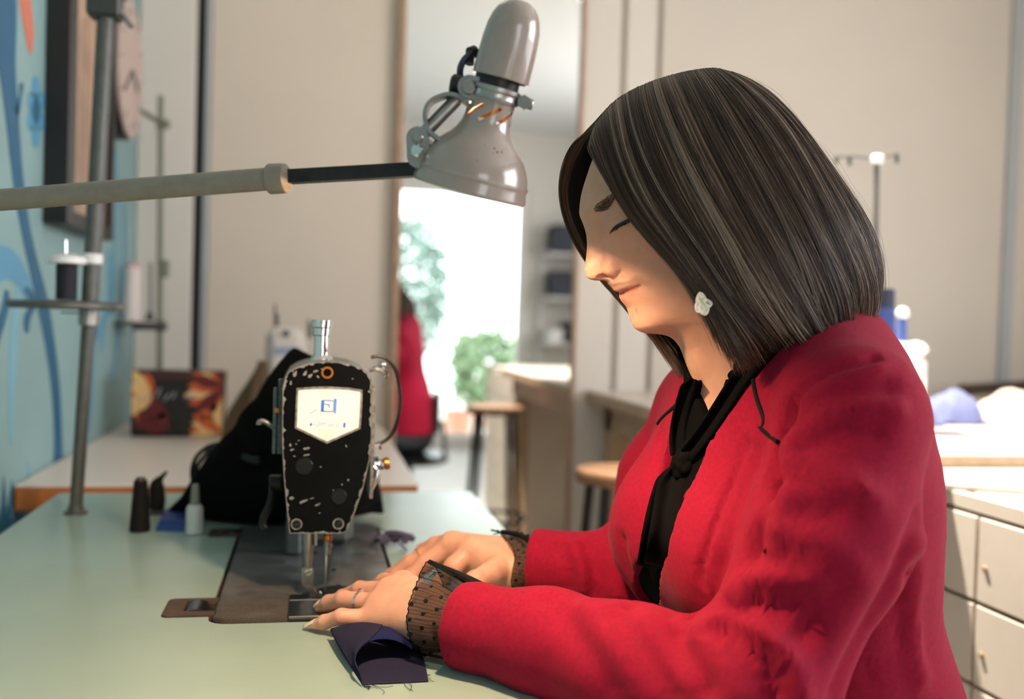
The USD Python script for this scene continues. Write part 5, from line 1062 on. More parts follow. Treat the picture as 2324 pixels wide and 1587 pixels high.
FOLDS = [  # (pixels, width m, height m)
    ([(1792, 938), (1768, 996), (1758, 1055), (1755, 1115), (1736, 1180), (1702, 1250)], .0085, -.0048), ([(1800, 1010), (1788, 1070), (1782, 1130), (1762, 1200)], .012, .0030),
    ([(1985, 815), (1925, 832), (1864, 851), (1815, 890), (1787, 935), (1768, 990), (1758, 1050), (1757, 1110)], .0055, -.0040),
    ([(1990, 835), (1930, 852), (1870, 872), (1825, 908), (1800, 955)], .010, .0030),
    ([(2010, 880), (1940, 886), (1870, 905), (1810, 960)], .012, -.0045), ([(2030, 920), (1930, 925), (1850, 950), (1795, 1010)], .011, .0040),
    ([(1985, 975), (1900, 985), (1820, 1015)], .012, -.0030), ([(1765, 1060), (1840, 1070), (1930, 1102), (1990, 1130)], .010, .0035), ([(1762, 1085), (1840, 1098), (1915, 1130)], .011, -.0035),
    ([(1735, 1165), (1790, 1132), (1870, 1122), (1940, 1120)], .012, .0045), ([(1735, 1190), (1800, 1162), (1880, 1158)], .012, -.0035),
    ([(1740, 1200), (1830, 1222), (1900, 1262), (1945, 1310)], .014, .0040), ([(1715, 1260), (1790, 1290), (1850, 1330)], .016, -.0030),
    ([(1662, 1345), (1700, 1325), (1760, 1318), (1850, 1322)], .011, .0060), ([(1690, 1372), (1740, 1362), (1800, 1385), (1835, 1420)], .016, -.0075),
    ([(1620, 1432), (1665, 1440), (1710, 1470), (1745, 1520), (1765, 1580)], .008, -.0065), ([(1632, 1412), (1690, 1418), (1745, 1452), (1790, 1510), (1815, 1575)], .010, .0055),
    ([(1545, 1440), (1552, 1470), (1580, 1510), (1600, 1560)], .010, -.0050), ([(1580, 1432), (1610, 1470), (1650, 1530), (1668, 1580)], .013, .0040),
    ([(1250, 1360), (1290, 1410), (1340, 1480), (1380, 1560)], .014, -.0030), ([(1330, 1378), (1375, 1430), (1430, 1510), (1470, 1575)], .015, .0035), ([(1400, 1400), (1440, 1450), (1500, 1530), (1530, 1580)], .013, -.0035), ([(1470, 1415), (1510, 1470), (1560, 1550)], .014, .0035),
    ([(1700, 1005), (1672, 1070), (1640, 1147), (1612, 1220), (1590, 1300), (1568, 1400)], .0035, -.0035), ([(1722, 990), (1700, 1060), (1668, 1150), (1640, 1240)], .012, .0025),
    ([(1270, 1240), (1290, 1290), (1296, 1335)], .008, -.0030), ([(1300, 1240), (1318, 1290), (1325, 1338)], .008, .0030), ([(1335, 1245), (1350, 1300), (1352, 1340)], .008, -.0030), ([(1375, 1240), (1395, 1300), (1400, 1350)], .009, .0030), ([(1410, 1230), (1425, 1300), (1432, 1370)], .008, -.0035),
    ([(2085, 1180), (2040, 1290), (1985, 1400), (1930, 1500), (1895, 1580)], .010, -.0040), ([(2070, 1300), (2040, 1380), (2050, 1440)], .010, -.0030), ([(2085, 1230), (2075, 1330), (2050, 1390)], .012, .0030), ([(2070, 1420), (2075, 1480), (2090, 1540)], .010, .0035),
    ([(1498, 985), (1488, 1060), (1478, 1140), (1470, 1230)], .006, -.0025), ([(1965, 1510), (1985, 1560)], .002, -.0012), ([(1600, 1333), (1640, 1336), (1665, 1336)], .0022, -.0018)]
disp = .0022 * (meshkit.fbm(jv * 22, 3, 9) - .5) + .0010 * (meshkit.fbm(jv * 60, 2, 5) - .5)
facing = ((CAM - jv) * jn).sum(1) > -.05
for pts, w, h in FOLDS:
    pl = poly_hit(pts)
    if pl is None: print('fold missed', pts[0]); continue
    d, tt = dist_to(pl, jv); disp += 1.6 * h * np.exp(-(d / w) ** 2) * facing
jv = jv + jn * disp[:, None]; jv[:, 2] = np.where((jv[:, 0] < .292) & (jv[:, 2] < TZ + .0008), TZ + .0008, jv[:, 2])
jk = obj('jacket', (jv, np.array(jm.faces)), 'red_wool', wo, smooth=True, label='red wool collarless jacket')
for pts in ([(1706, 850), (1712, 882), (1724, 925), (1733, 962), (1722, 982), (1714, 996)], [(1724, 970), (1744, 988), (1766, 1003)], [(1493, 962), (1512, 940), (1530, 924), (1548, 905), (1562, 886)]):
    pl = poly_hit(pts, n=24)
    if pl is not None: obj('piping', MB().tube(pl + (CAM - pl) / np.linalg.norm(CAM - pl, axis=1)[:, None] * .0012, .0019, 8), 'black_piping', jk)
# blouse under the jacket, with its tied neck scarf
def blouse_sdf(p):
    f = smin(torso(p, -.002), neck(p) - .0045, .03) + .014 * np.clip((.05 - body_lz(p)[:, 1]) / .05, 0, 1) * (p[:, 2] < 1.0)
    q = body_lz(p); f = f + .016 * np.clip((np.maximum(q[:, 0] - NE(q[:, 2]), FE(q[:, 2]) - q[:, 0]) - .012) / .02, 0, 1) * np.clip((-.06 - q[:, 2]) / .03, 0, 1)
    f = smax(f, -np.maximum(neck_v(p), -.0), .002) if False else smax(f, -neck_v(p, .0), .003)
    return np.maximum(f, -(p[:, 2] - .46))
bl = mesh_sdf(blouse_sdf, C(-.05, .70, -.62) + V3(-.1, -.1, 0), C(.45, 1.15, .06) + V3(.1, .2, 0), .0045, 1.3); bl = tidy(bl, 2e-4, 4)
blo = obj('blouse', bl, 'black_blouse', wo, smooth=True, label='black blouse with a tied neck scarf')
def on_blouse(pts, lift, n=24):
    h = [march(blouse_s, *q, .6, 1.5) for q in pts]; h = [x for x in h if x is not None]; s_ = spline(h, n); return s_ + (CAM - s_) / np.linalg.norm(CAM - s_, axis=1)[:, None] * lift
kn = march(blouse_s, 1557, 1045, .6, 1.5); kt = CAM - kn; kt /= np.linalg.norm(kt)
obj('scarf_knot', MB().add(*(lambda m: (m.vertices * [.012, .011, .019] @ np.array([R0, F0, V3(.25, 0, .97)]) * (1 + .5 * (meshkit.fbm(np.array(m.vertices) * 2.0, 2, 3)[:, None] - .5)) + kn + kt * .006, m.faces))(trimesh.creation.icosphere(3, 1.))), 'black_blouse', blo, smooth=True)
for pts, w in (([(1553, 1055), (1540, 1120), (1528, 1200), (1512, 1290), (1500, 1400)], .020), ([(1552, 1060), (1530, 1110), (1508, 1190), (1490, 1290), (1478, 1390)], .018), ([(1818, 746), (1760, 796), (1702, 850), (1652, 922), (1610, 985), (1566, 1040)], .0115), ([(1578, 862), (1558, 930), (1548, 985), (1550, 1030)], .011)):
    s_ = on_blouse(pts, .0095 if pts[0][0] > 1800 else .006, 30); t_ = np.gradient(s_, axis=0); t_ /= np.linalg.norm(t_, axis=1)[:, None]; G = []
    for i, (p_, tg) in enumerate(zip(s_, t_)):
        n_ = CAM - p_; n_ /= np.linalg.norm(n_); sd = np.cross(tg, n_); sd /= np.linalg.norm(sd)
        G.append([p_ + sd * w * x * min(1, .45 + i / 10) + n_ * (.004 * math.cos(x * 5 + 1) - .004 * abs(x)) for x in np.linspace(-1, 1, 13)])
    obj('scarf_end', MB().sheet(np.array(G), .002), 'black_blouse', blo, smooth=True)
# trousers, shoes
hipc = C(.318, .935, -.575)
def trousers(p):
    f = s_ell(p, hipc, BX, [.135, .172, .13])
    for s_ in (-1, 1):
        hp = hipc + LB * .085 * s_ + FB * .02 - V3(0, 0, .02); kn_ = hipc + LB * .12 * s_ + FB * .44 - V3(0, 0, -.0); an = kn_ + FB * -.05 - V3(0, 0, .40); an[2] = .085
        f = smin(f, s_chain(p, [hp, kn_, an], [.085, .062, .048], .03), .03)
    return np.maximum(f, -(p[:, 2] - .07))
tr = mesh_sdf(trousers, hipc + FB * .2 - V3(.5, .5, .52), hipc + FB * .2 + V3(.5, .5, .25), .011, 1.4); obj('trousers', tidy(tr, 4e-4, 4), 'trousers', wo, smooth=True, label='dark blue grey trousers')
for s_ in (-1, 1):
    an = hipc + LB * .12 * s_ + FB * .39; f0_ = V3(an[0], an[1], 0)
    obj('shoe', MB().add(*(lambda m: (np.c_[m.vertices[:, :2], np.maximum(m.vertices[:, 2], .002)], m.faces))(tidy(mesh_sdf(lambda p: smin(s_cone(p, f0_ + V3(0, 0, .04), f0_ + FB * .15 + V3(0, 0, .03), .042, .036), s_cone(p, f0_ + V3(0, 0, .05), f0_ + V3(0, 0, .10), .042, .040), .02), f0_ - V3(.25, .25, .05), f0_ + V3(.25, .25, .16), .008, 1.4), 3e-4, 3))), 'black_piping', wo, smooth=True)
# work chair
sc_ = V3(hipc[0], hipc[1], 0); chair = thing('work_chair', 'black work chair under the seamstress, its back showing at the lower right', 'chair', tuple(sc_))
obj('seat', MB().lathe([(.001, .345), (.19, .345), (.21, .36), (.205, .385), (.18, .392), (.001, .392)], sc_, n=40), 'black_knob', chair); obj('column', MB().cyl(sc_ + V3(0, 0, .08), sc_ + V3(0, 0, .345), .025, 20), 'stand_dark', chair)
for k in range(5):
    a = k * 2 * math.pi / 5 + .3; e = sc_ + V3(.26 * math.cos(a), .26 * math.sin(a), .05); obj('base_arm', MB().tube([sc_ + V3(0, 0, .10), e], [.02, .013], 10), 'stand_dark', chair); obj('glide', MB().cyl(e - V3(0, 0, .05), e, .018, 14, bev=.003), 'black_knob', chair)
bb = P(2112, 1600, 1.0); bd = bb - V3(sc_[0], sc_[1], bb[2]); bd = -FB; sd = np.cross(bd, V3(0, 0, 1))
G = np.array([[V3(sc_[0], sc_[1], 0) + bd * (.150 - .05 * (x / .16) ** 2) + sd * x + V3(0, 0, z) for z in np.linspace(.50, bb[2] + .008, 8)] for x in np.linspace(-.10, .10, 17)]); obj('backrest', MB().sheet(G, .022), 'black_knob', chair, smooth=True)
obj('back_post', MB().tube([sc_ + bd * .1 + V3(0, 0, .35), sc_ + bd * .19 + V3(0, 0, .38), sc_ + bd * .172 + V3(0, 0, .56)], .013, 10), 'stand_dark', chair)
# ---- hair, brows, lashes
def curves(name, strands, widths, m, par, **kw):
    o = origin_of(par); pts = np.concatenate(strands) - o
    c = UsdGeom.BasisCurves.Define(stage, numbered(pathof(par), name))
    c.CreateTypeAttr('linear'); c.CreatePointsAttr(Vt.Vec3fArray.FromNumpy(pts.astype(np.float32))); c.CreateCurveVertexCountsAttr(Vt.IntArray.FromNumpy(np.array([len(s) for s in strands], np.int32)))
    c.CreateWidthsAttr(Vt.FloatArray.FromNumpy(np.concatenate(widths).astype(np.float32))); c.SetWidthsInterpolation('vertex')
    UsdShade.MaterialBindingAPI.Apply(c.GetPrim()).Bind(UsdShade.Material.Get(stage, '/World/Looks/' + m)); return tag(c, **kw)
def hair_mat(name, color): mat(name, color, .36, spec=.42)
hair_mat('hair_dark', srgb(42, 27, 20)); hair_mat('hair_mid', srgb(64, 43, 32)); hair_mat('hair_brown', srgb(94, 66, 48)); hair_mat('hair_light', srgb(124, 100, 82)); hair_mat('hair_ash', srgb(160, 142, 126)); mat('hair_base', srgb(14, 10, 8), .7, spec=.1)
def hb(x, y, b):
    d = ray(x, y); o = OH + LH * b; return CAM + d * ((o - CAM).dot(LH) / d.dot(LH))
GN = [[(1345, 296, .0), (1350, 330, .026), (1372, 384, .048), (1398, 438, .063), (1443, 507, .075), (1510, 584, .085), (1568, 656, .090), (1618, 740, .090), (1662, 826, .084)],
      [(1400, 226, 0), (1412, 300, .044), (1440, 390, .068), (1480, 470, .081), (1540, 560, .090), (1600, 650, .094), (1648, 726, .094), (1692, 802, .086)],
      [(1470, 188, 0), (1492, 270, .050), (1532, 370, .076), (1580, 465, .088), (1640, 570, .097), (1700, 670, .099), (1742, 722, .095), (1778, 764, .088)],
      [(1540, 166, 0), (1580, 250, .052), (1630, 350, .078), (1690, 460, .091), (1750, 570, .099), (1808, 680, .096), (1838, 740, .090), (1862, 782, .080)],
      [(1604, 155, 0), (1670, 235, .048), (1735, 335, .073), (1800, 450, .086), (1855, 560, .091), (1895, 660, .084), (1908, 720, .077), (1905, 766, .066)],
      [(1640, 158, 0), (1728, 220, .032), (1808, 315, .053), (1872, 425, .064), (1930, 545, .068), (1962, 640, .060), (1960, 700, .052), (1940, 752, .040)],
      [(1660, 164, 0), (1766, 234, .0), (1834, 322, .0), (1900, 420, .0), (1950, 496, .0), (1984, 580, .0), (1990, 650, .0), (1980, 705, .0), (1956, 742, .0)]]
FARF = [(1345, 296, .0), (1312, 316, -.018), (1286, 350, -.042), (1270, 400, -.064), (1268, 450, -.078), (1282, 510, -.088), (1306, 560, -.090), (1340, 612, -.090), (1390, 672, -.088), (1450, 740, -.082), (1496, 790, -.074), (1528, 836, -.062)]
NT = 26
near_g = [spline([hb(*q) for q in g], NT) for g in GN]
def mirror(S): q = hl(S); return hw(q[:, 0], -q[:, 1], q[:, 2])
far_g = [spline([hb(*q) for q in FARF], NT)] + [mirror(near_g[i]) for i in (1, 2, 3, 4, 5)]
m1 = far_g[1]; far_g[1] = m1 * .5 + .5 * (far_g[0] + (m1 - far_g[0]) * 1.0)                 # the far front swings forward
ALLG = np.array(near_g + far_g[::-1])                                                        # g: 0 near front .. 6 back .. 12 far front
GS = CubicSpline(np.arange(len(ALLG)), ALLG, axis=0)
TAB = GS(np.linspace(-.4, 12, 373)); TAB = CubicSpline(np.linspace(0, 1, NT), TAB, axis=1)(np.linspace(0, 1, 72))
def inward(p):
    q = hl(p); c = np.stack([np.full(len(q), -.012), np.zeros(len(q)), np.minimum(q[:, 2], .045)], 1); d = c - q; d /= np.linalg.norm(d, axis=1, keepdims=True) + 1e-9
    return d[:, :1] * FA + d[:, 1:2] * LH + d[:, 2:3] * UA
tt_ = np.linspace(0, 1, NT)
def strands(g, depth, t0, t1, n, wob, r, kink=0.):
    """All strands at once: (N,) parameters -> (N, n, 3) points."""
    N = len(g); t = t0[:, None] + (t1 - t0)[:, None] * np.linspace(0, 1, n)[None]; gg = np.clip(g[:, None] + wob[:, None] * t ** 1.5, -.4, 12); tc = np.clip(t, 0, 1)
    x, y = (gg + .4) / 12.4 * (TAB.shape[0] - 1.001), tc * (TAB.shape[1] - 1.001); i, j = x.astype(int), y.astype(int); fx, fy = (x - i)[..., None], (y - j)[..., None]
    p = (TAB[i, j] * (1 - fx) + TAB[i + 1, j] * fx) * (1 - fy) + (TAB[i, j + 1] * (1 - fx) + TAB[i + 1, j + 1] * fx) * fy
    p = p + np.maximum(t - 1, 0)[..., None] * (TAB[i, -1] - TAB[i, -6]) / 5 * TAB.shape[1]
    d = depth[:, None] * np.clip(t * 5 + .25, 0, 1)
    p = p + inward(p.reshape(-1, 3)).reshape(p.shape) * d[..., None]
    q = np.stack([np.repeat(g[:, None] * 9, n, 1), t * 2.2, np.repeat(depth[:, None] * 90, n, 1)], -1)
    p = p + (np.stack([meshkit.noise(q, 3), meshkit.noise(q + 31.7, 5), meshkit.noise(q + 63.1, 9)], -1) - .5) * (.006 * t[..., None] + .013 * t[..., None] ** 4) + r.normal(0, 1, (N, 1, 3)) * .0009 * (.3 + t[..., None])
    if kink: p = p + np.cumsum(r.normal(0, kink, p.shape), axis=1)
    return p
hr = np.random.default_rng(21)
base_G = np.array([GS(g) for g in np.linspace(0, 12, 97)]); sh_ = base_G.copy()
sh_ = np.array([S_ + inward(S_) * (.011 * np.clip(np.linspace(0, 1, NT) * 6 + .35, 0, 1))[:, None] for S_ in base_G])[:, :NT - 1]
hair = obj('hair', MB().sheet(sh_, .003), 'hair_base', wo, smooth=True, label='brown chin length bob with lighter streaks')
bins = {k: [] for k in ('hair_dark', 'hair_mid', 'hair_brown', 'hair_light', 'hair_ash')}
def throw(n, g0, g1):
    g = hr.uniform(g0, g1, n); dep = hr.beta(1.1, 2.0, n) * .012 - .0008; root = hr.random(n) < .55
    t0 = np.where(root, 0, hr.uniform(0, .30, n)); dep = dep + np.where(root, 0, .0015); N3 = lambda a, b, c, s_: meshkit.noise(np.stack([a, np.broadcast_to(b, a.shape), np.broadcast_to(c, a.shape)], -1), s_)
    t1 = np.minimum(1.05, hr.uniform(.80, 1.0, n) + .20 * (N3(g * 11, 0, 0, 6) - .45) + .03 * hr.random(n))
    gap = (np.abs(g - 4.5) < .24) & (hr.random(n) < .88); t1 = np.where(gap, hr.uniform(.50, .60, n), t1); t0 = np.minimum(t0, t1 - .3)
    wob = hr.normal(0, .10, n) + .40 * (N3(g * 3.2, 5, 1, 2) - .5)
    S_ = strands(g, dep, t0, t1, 15, wob, hr)
    v = .40 * N3(g * 7.5, dep * 160, 2., 8) + .60 * N3(g * 46, dep * 500, 5., 4) + hr.normal(0, .13, n); v = np.where((g < .3) | (g > 11.5), np.minimum(v, .6), v); cl = np.searchsorted([.43, .56, .68, .79], v)
    for k, nm in enumerate(bins): bins[nm] += list(S_[cl == k])
throw(13500, -.0, 6.6); throw(110, -.3, .0); throw(2600, 6.6, 10.8); throw(3200, 10.8, 12.)
for k, S_ in bins.items():
    curves('hair_strands', S_, [np.r_[np.full(len(s) - 1, hr.uniform(.00024, .00042)), .00010] for s in S_], k, hair, kind='stuff')
nf = 260; fly = list(strands(hr.uniform(.1, 6.5, nf), -np.abs(hr.normal(0, .0035, nf)), hr.uniform(0, .5, nf), hr.uniform(.8, 1.06, nf), 16, hr.normal(0, .5, nf), hr, .0006))
curves('stray_hair', fly, [np.r_[np.full(len(s) - 1, .00011), .00004] for s in fly], 'hair_mid', hair, kind='stuff')
print('strands', {k: len(v) for k, v in bins.items()})
mat('lash_black', (.012, .009, .008), .5); mat('brow_brown', srgb(52, 36, 28), .6)
hsurf = head_sdf
def hpt(x, y): return march(hsurf, x, y, .7, 1.05)
lash = [hpt(x, y) for x, y in ((1391, 518), (1398, 514), (1406, 510), (1414, 506), (1422, 502), (1430, 498), (1437, 494))]
LS = []
if all(p is not None for p in lash):
    L_ = spline(lash, 46)
    for i, p in enumerate(spline(lash, 110)):
        f = i / 109; out = FA * (.0050 - .0030 * f) - UA * (.0052 - .0010 * f) + LH * (.0010 + .0022 * f) + hr.normal(0, .0007, 3)
        LS.append(np.array([p + out * u + UA * .0022 * u * u for u in np.linspace(-.05, 1, 6)]))
    lashes = curves('eyelashes', LS, [np.linspace(.00050, .00012, 6) for _ in LS], 'lash_black', body)
    obj('lash_line', MB().tube(L_ + LH * .0002, np.interp(np.linspace(0, 1, 46), [0, .2, .8, 1], [.0004, .0011, .0014, .0006]), 6), 'lash_black', body)
bpoly = Polygon([(1346, 473), (1353, 464), (1366, 455), (1380, 446), (1392, 440), (1397, 445), (1393, 456), (1384, 468), (1374, 478), (1362, 485), (1350, 482)])
BS = []
while len(BS) < 330:
    x, y = hr.uniform(1345, 1397), hr.uniform(438, 483)
    if not bpoly.contains(Point(x, y)): continue
    p0_ = hpt(x, y); ang = R(38) + hr.normal(0, .22) + .012 * (x - 1370); Lh = hr.uniform(7, 13); p1_ = hpt(x + Lh * math.cos(ang), y - Lh * math.sin(ang))
    if p0_ is None or p1_ is None: continue
    n_ = (CAM - p0_) / np.linalg.norm(CAM - p0_); BS.append(np.array([p0_ - n_ * .0003, (p0_ + p1_) / 2 + n_ * .0008, p1_ + n_ * .0006]))
curves('eyebrow', BS, [np.array([.00016, .00015, .00005]) for _ in BS], 'brow_brown', body)
# ---- lace cuffs, nails, rings, earring
usdkit.material(stage, '/World/Looks/lace', {'uv': ('uvmap', {'attribute': 'st'}), 'm': ('mapping', {'scale': (1, 1, 1)}), 'w1': ('wave_texture', dict(bands_direction='x', scale=26., distortion=1.2, detail=1., detail_scale=2.)), 'w2': ('wave_texture', dict(bands_direction='y', scale=26., distortion=1.2, detail=1., detail_scale=2.)),
    'w3': ('wave_texture', dict(bands_direction='x', scale=4.2, distortion=2.5, detail=2., detail_scale=1.2)), 'pl': ('map_range', dict(from_min=.72, from_max=1., to_min=0., to_max=.85, clamp=True)), 'm2': ('math', dict(math_type='maximum')), 'mx': ('math', dict(math_type='maximum')), 'r': ('map_range', dict(from_min=.55, from_max=.95, to_min=.26, to_max=.92, clamp=True)), 't': ('transparent_bsdf', {}), 'd': ('principled_bsdf', dict(base_color=(.003, .003, .003), roughness=.7, specular_ior_level=.15)), 'mc': ('mix_closure', {})},
    [('uv.UV', 'w1.vector'), ('uv.UV', 'w2.vector'), ('w1.fac', 'mx.value1'), ('w2.fac', 'mx.value2'), ('mx.value', 'r.value'), ('uv.UV', 'w3.vector'), ('w3.fac', 'pl.value'), ('r.result', 'm2.value1'), ('pl.result', 'm2.value2'), ('m2.value', 'mc.fac'), ('t.BSDF', 'mc.closure1'), ('d.BSDF', 'mc.closure2')], surface='mc.closure')
mat('silver', (.86, .85, .83), .12, 1.0); mat('gold', (.86, .62, .26), .15, 1.0); mat('nail', srgb(226, 208, 184), .18, coat=.6); mat('red_stone', (.25, .01, .05), .1); mat('petal_white', srgb(244, 232, 208), .5)
def cuff(name, front, back, bulge, pleats, dots, label, off):
    F_, B_ = np.array([P(*q) for q in front]), np.array([P(*q) for q in back]); n = len(F_)
    per = lambda A: CubicSpline(np.arange(n + 1), np.vstack([A, A[:1]]), bc_type='periodic')
    u = np.linspace(0, n, 161); fr, bk = per(F_)(u), per(B_)(u); ctr_f, ctr_b = F_.mean(0), B_.mean(0); G = []; NV = 16
    for j in range(NV):
        t = j / (NV - 1); r = fr * (1 - t) + bk * t; c = ctr_f * (1 - t) + ctr_b * t; d = r - c; d /= np.linalg.norm(d, axis=1, keepdims=True)
        rip = .0011 * np.sin(u * pleats) * (.4 + .6 * (1 - abs(2 * t - 1))) + .0010 * np.sin(u * pleats * 2.3 + 1) * (1 - t)
        G.append(r + d * (bulge * math.sin(math.pi * t) + rip)[:, None])
    G = np.array(G); i, j = np.meshgrid(np.arange(NV - 1), np.arange(160), indexing='ij'); q_ = np.stack([i * 161 + j, i * 161 + j + 1, (i + 1) * 161 + j + 1, (i + 1) * 161 + j], -1).reshape(-1, 4)
    gu, gv = np.meshgrid(u * .5, np.linspace(0, 1, NV) * .75); g = UsdGeom.Mesh.Define(stage, numbered(pathof(wo), name))
    V_ = G.reshape(-1, 3); g = usdkit.mesh(stage, str(g.GetPath()), (V_, np.vstack([q_[:, [0, 1, 2]], q_[:, [0, 2, 3]]])), '/World/Looks/lace', smooth=True, uv=np.stack([gu.ravel(), gv.ravel()], 1)); g.CreateDoubleSidedAttr(True); tag(g, label)
    obj('hem', MB().tube(G[0][::2] + hr.normal(0, .00025, (81, 3)), .00055, 6), 'black_piping', g)
    D_ = MB()
    for (uu, vv) in dots:
        k = int(uu * 160) % 160; jx = int(vv * (NV - 1)); p_ = G[jx, k]; c = ctr_f * (1 - vv) + ctr_b * vv; d = p_ - c; d /= np.linalg.norm(d); D_.cyl(p_ + d * .0001, p_ + d * .0009, .0019 * hr.uniform(.8, 1.15), 9)
    obj('woven_dots', D_, 'black_piping', g, kind='stuff')
    return g, G
near_d = [(u, v) for k, v in enumerate((.12, .38, .64, .9)) for u in np.arange(.02 + .035 * (k % 2), 1, .07)]
ln, GL = cuff('lace_cuff', [(976, 1274, .968), (946, 1322, .930), (926, 1382, .900), (927, 1440, .890), (956, 1482, .900), (1000, 1476, .94), (1015, 1420, .985), (1008, 1340, 1.0)],
           [(1078, 1350, .905), (1056, 1375, .882), (1040, 1405, .868), (1036, 1450, .866), (1054, 1482, .876), (1078, 1470, .90), (1092, 1430, .918), (1092, 1385, .920)], .004, 11, near_d, 'black dotted lace cuff of the near wrist', 0)
obj('cuff_binding', MB().tube(spline([P(974, 1275, .966), P(1000, 1287, .955), P(1045, 1308, .930), P(1096, 1336, .905)], 20), np.linspace(.0022, .0052, 20), 10), 'black_piping', ln)
obj('hook_clasp', MB().tube([P(975, 1311, .945), P(990, 1300, .944)], .0009, 8).tube([P(979, 1314, .944), P(986, 1298, .943)], .0009, 8).sphere(P(984, 1305, .943), .0017, 1), 'silver', ln)
far_d = [(u, v) for k, v in enumerate((.2, .55, .85)) for u in np.arange(.02 + .04 * (k % 2), 1, .08)]
lf, GF_ = cuff('lace_cuff', [(1134, 1208, 1.128), (1158, 1236, 1.085), (1168, 1275, 1.062), (1160, 1325, 1.060), (1178, 1334, 1.085), (1186, 1300, 1.12), (1182, 1250, 1.138), (1160, 1214, 1.138)],
           [(1196, 1218, 1.108), (1210, 1238, 1.078), (1218, 1282, 1.056), (1216, 1334, 1.060), (1226, 1338, 1.08), (1232, 1310, 1.11), (1228, 1260, 1.12), (1214, 1226, 1.12)], .003, 10, far_d, 'black dotted lace cuff of the far wrist', 1)
obj('cuff_binding', MB().tube(spline([P(1140, 1208, 1.12), P(1175, 1214, 1.10), P(1204, 1232, 1.076), P(1216, 1270, 1.054), P(1218, 1330, 1.056)], 24), .0028, 10), 'black_piping', lf)
obj('frayed_edge', MB().tube([P(1114, 1203, 1.13), P(1130, 1207, 1.13), P(1150, 1212, 1.125)], .0011, 6).tube([P(1120, 1213, 1.13), P(1138, 1209, 1.128)], .0008, 6).tube([P(1128, 1204, 1.13), P(1146, 1214, 1.125)], .0009, 6), 'black_piping', lf)
def nail(p1, p0, r, L, w, up, ext):
    t = p1 - p0; t /= np.linalg.norm(t); n = up - t * up.dot(t); n /= np.linalg.norm(n); s = np.cross(t, n); G = []
    for i in range(9):
        x = i / 8; ww = w * (1 if x < .7 else math.sqrt(max(.06, 1 - ((x - .7) / .3) ** 2))); G.append([p1 + t * (x * (L + ext) - L * .7) + s * ww * y + n * (r * 1.03 * math.sqrt(max(.05, 1 - (y * w / r) ** 2 * .8)) - .0012 * x * x + .0002) for y in np.linspace(-1, 1, 9)])
    obj('fingernail', MB().sheet(np.array(G), .0006), 'nail', body, smooth=True)
for k, ext, uv_ in ((0, .0065, V3(0, 0, 1) - F0 * .3), (1, .0035, V3(0, 0, 1) - F0 * .5), (2, .003, V3(0, 0, 1) - F0 * .3)): nail(LF[k][0][3], LF[k][0][2], LF[k][1][3], .0095, LF[k][1][3] * .82, uv_, ext)
def ring_on(a, b, t, R_, m, name, label, dx=0., rr=.0007):
    c = a + (b - a) * t; ax = (b - a) / np.linalg.norm(b - a); x = np.cross(ax, V3(0, 0, 1)); x /= np.linalg.norm(x); y = np.cross(ax, x); th = np.linspace(0, 2 * math.pi, 49)
    return obj(name, MB().tube([c + ax * dx + (x * math.cos(q) + y * math.sin(q)) * R_ for q in th], rr, 8, caps=False), m, wo, label=label), c, ax, x, y
fa, fb = LF[1][0][0], LF[1][0][1]
ring_on(fa, fb, .52, .0105, 'silver', 'finger_ring', 'thin silver ring on the near hand'); rg, c_, ax, x_, y_ = ring_on(fa, fb, .52, .0106, 'silver', 'finger_ring', 'second silver ring with a dark red stone', .0018)
st = c_ + ax * .0022 + (V3(0, 0, 1) * .9 + F0 * .45) * .0112; obj('stone', MB().sphere(st, .0021, 1), 'red_stone', rg); obj('setting', MB().sphere(st + ax * -.003, .0013, 1), 'silver', rg)
ring_on(RF[2][0][0], RF[2][0][1], .60, .0112, 'gold', 'finger_ring', 'gold ring on the far hand', rr=.0008)
er = P(1590, 680, .815 + .0); eb = hb(1590, 690, .088)
ear = UsdGeom.Xform.Define(stage, numbered(pathof(wo), 'earring')); tag(ear.GetPrim(), 'white flower petal earring')
for x, y, a, L, w in ((1588, 676, 2.9, .0072, .0048), (1584, 700, 3.9, .0062, .0048), (1596, 708, 4.9, .0070, .0055), (1600, 690, .3, .0058, .0044)):
    c = hb(1592, 690, .0940); tp = hb(x, y, .0940) - c; t = tp / (np.linalg.norm(tp) + 1e-9); n = LH; s = np.cross(t, n); G = [[c + t * (L * 1.35 * i / 8) + s * w * yy * math.sin(math.pi * min(1, .12 + .88 * (i / 8) ** .7)) ** .6 + n * (.0018 * yy * yy + .002 * (i / 8) ** 2) for yy in np.linspace(-1, 1, 9)] for i in range(9)]
    obj('petal', MB().sheet(np.array(G), .0009), 'petal_white', ear, smooth=True)
# ---- the navy cloth under the near hand
mat('navy_cloth', srgb(31, 31, 53), .9, spec=.12, bump=.35, bs=1500, ns=700, amt=.12, bdist=.0005); mat('navy_inner', srgb(20, 26, 66), .9, spec=.12, bump=.3, bs=1500)
fc = thing('fabric_piece', 'folded navy fabric piece with frayed edges under the near hand', 'fabric', tuple(PZ(860, 1490, TZ)))
p_ = lambda x, y, z=.0008: PZ(x, y, TZ) + V3(0, 0, z)
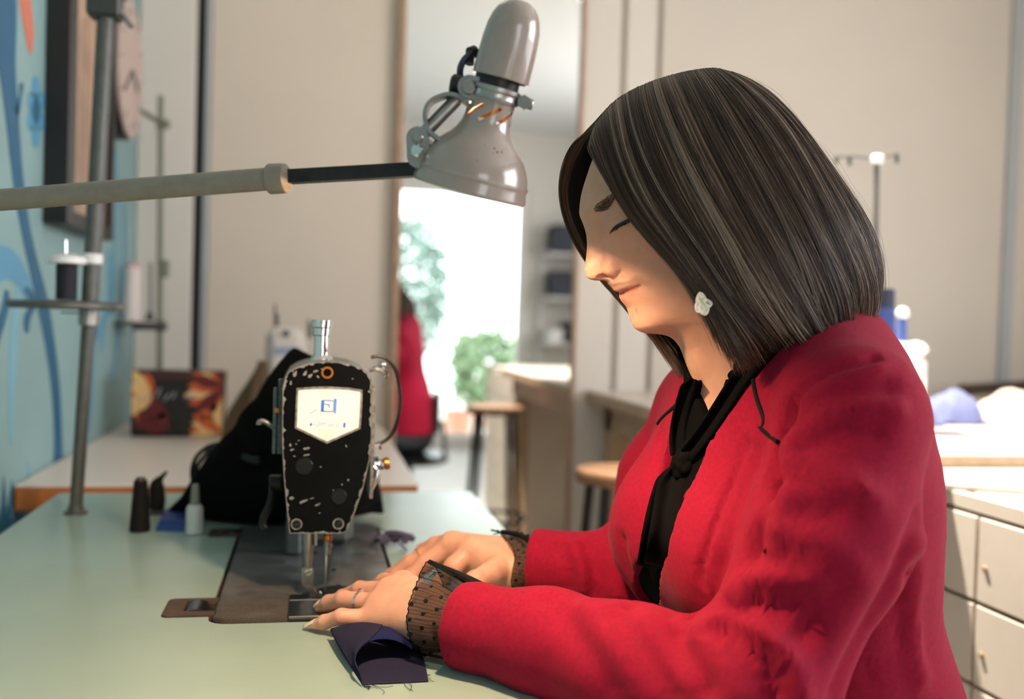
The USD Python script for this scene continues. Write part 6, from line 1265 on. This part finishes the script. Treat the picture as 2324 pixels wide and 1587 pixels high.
# a strip turned over itself: lower leaf on the table, fold at left, upper leaf rising like a tunnel towards the hand
low = [[p_(822, 1556), p_(898, 1553), p_(972, 1549)], [p_(800, 1520), p_(880, 1508), p_(962, 1500)], [p_(770, 1470), p_(860, 1462), p_(950, 1470)], [p_(752, 1432), p_(840, 1432), p_(930, 1440)]]
def interp2(A, nu, nv):
    A = np.array(A); u = CubicSpline(np.linspace(0, 1, A.shape[0]), A, axis=0)(np.linspace(0, 1, nu)); return CubicSpline(np.linspace(0, 1, A.shape[1]), u, axis=1)(np.linspace(0, 1, nv))
obj('lower_leaf', MB().sheet(interp2(low, 26, 22), .0008), 'navy_cloth', fc, smooth=True)
def up_(x, y, h): q = PZ(x, y, TZ + h); return q
top_ = [[up_(822, 1552, .003), up_(800, 1520, .006), up_(770, 1470, .009), up_(750, 1430, .010)], [up_(812, 1524, .010), up_(800, 1490, .013), up_(782, 1450, .014), up_(772, 1424, .014)], [up_(806, 1496, .016), up_(808, 1466, .019), up_(812, 1440, .019), up_(815, 1416, .018)], [up_(830, 1462, .021), up_(840, 1448, .023), up_(850, 1436, .023), up_(860, 1420, .021)], [up_(880, 1452, .020), up_(886, 1446, .021), up_(892, 1440, .020), up_(900, 1430, .019)], [up_(935, 1474, .012), up_(935, 1468, .012), up_(935, 1460, .012), up_(940, 1450, .012)]]
UPL = interp2(top_, 34, 22); ul = obj('upper_leaf', MB().sheet(UPL, .0009), 'navy_inner', fc, smooth=True, label='blue inner side of the folded fabric')
obj('turned_face', MB().sheet(UPL[:22] + V3(0, 0, .0012), .0006), 'navy_cloth', fc, smooth=True)
fr = MB()
for k in range(46):
    s = hr.random(); a = (PZ(822, 1556, TZ) * (1 - s) + PZ(838, 1562, TZ) * s) if k < 26 else (PZ(972, 1549, TZ) * (1 - s) + PZ(950, 1470, TZ) * s)
    d = (V3(.2, -1, 0) if k < 26 else V3(1, -.1, 0)) + V3(*hr.normal(0, .4, 2), 0); L = hr.uniform(.002, .007 if k < 26 else .004)
    fr.tube([a + V3(0, 0, .0009), a + d * L * .5 + V3(0, 0, .0014), a + d * L + V3(0, 0, .0006)], .00018, 4)
for q in (((840, 1556), (862, 1566), (872, 1574), (868, 1580)), ((846, 1558), (880, 1563), (892, 1560)), ((918, 1552), (926, 1566), (938, 1572)), ((926, 1552), (934, 1560), (930, 1570))): fr.tube(spline([p_(*a_, .0012) for a_ in q], 14), .00022, 4)
obj('frayed_threads', fr, 'navy_cloth', fc, kind='stuff')
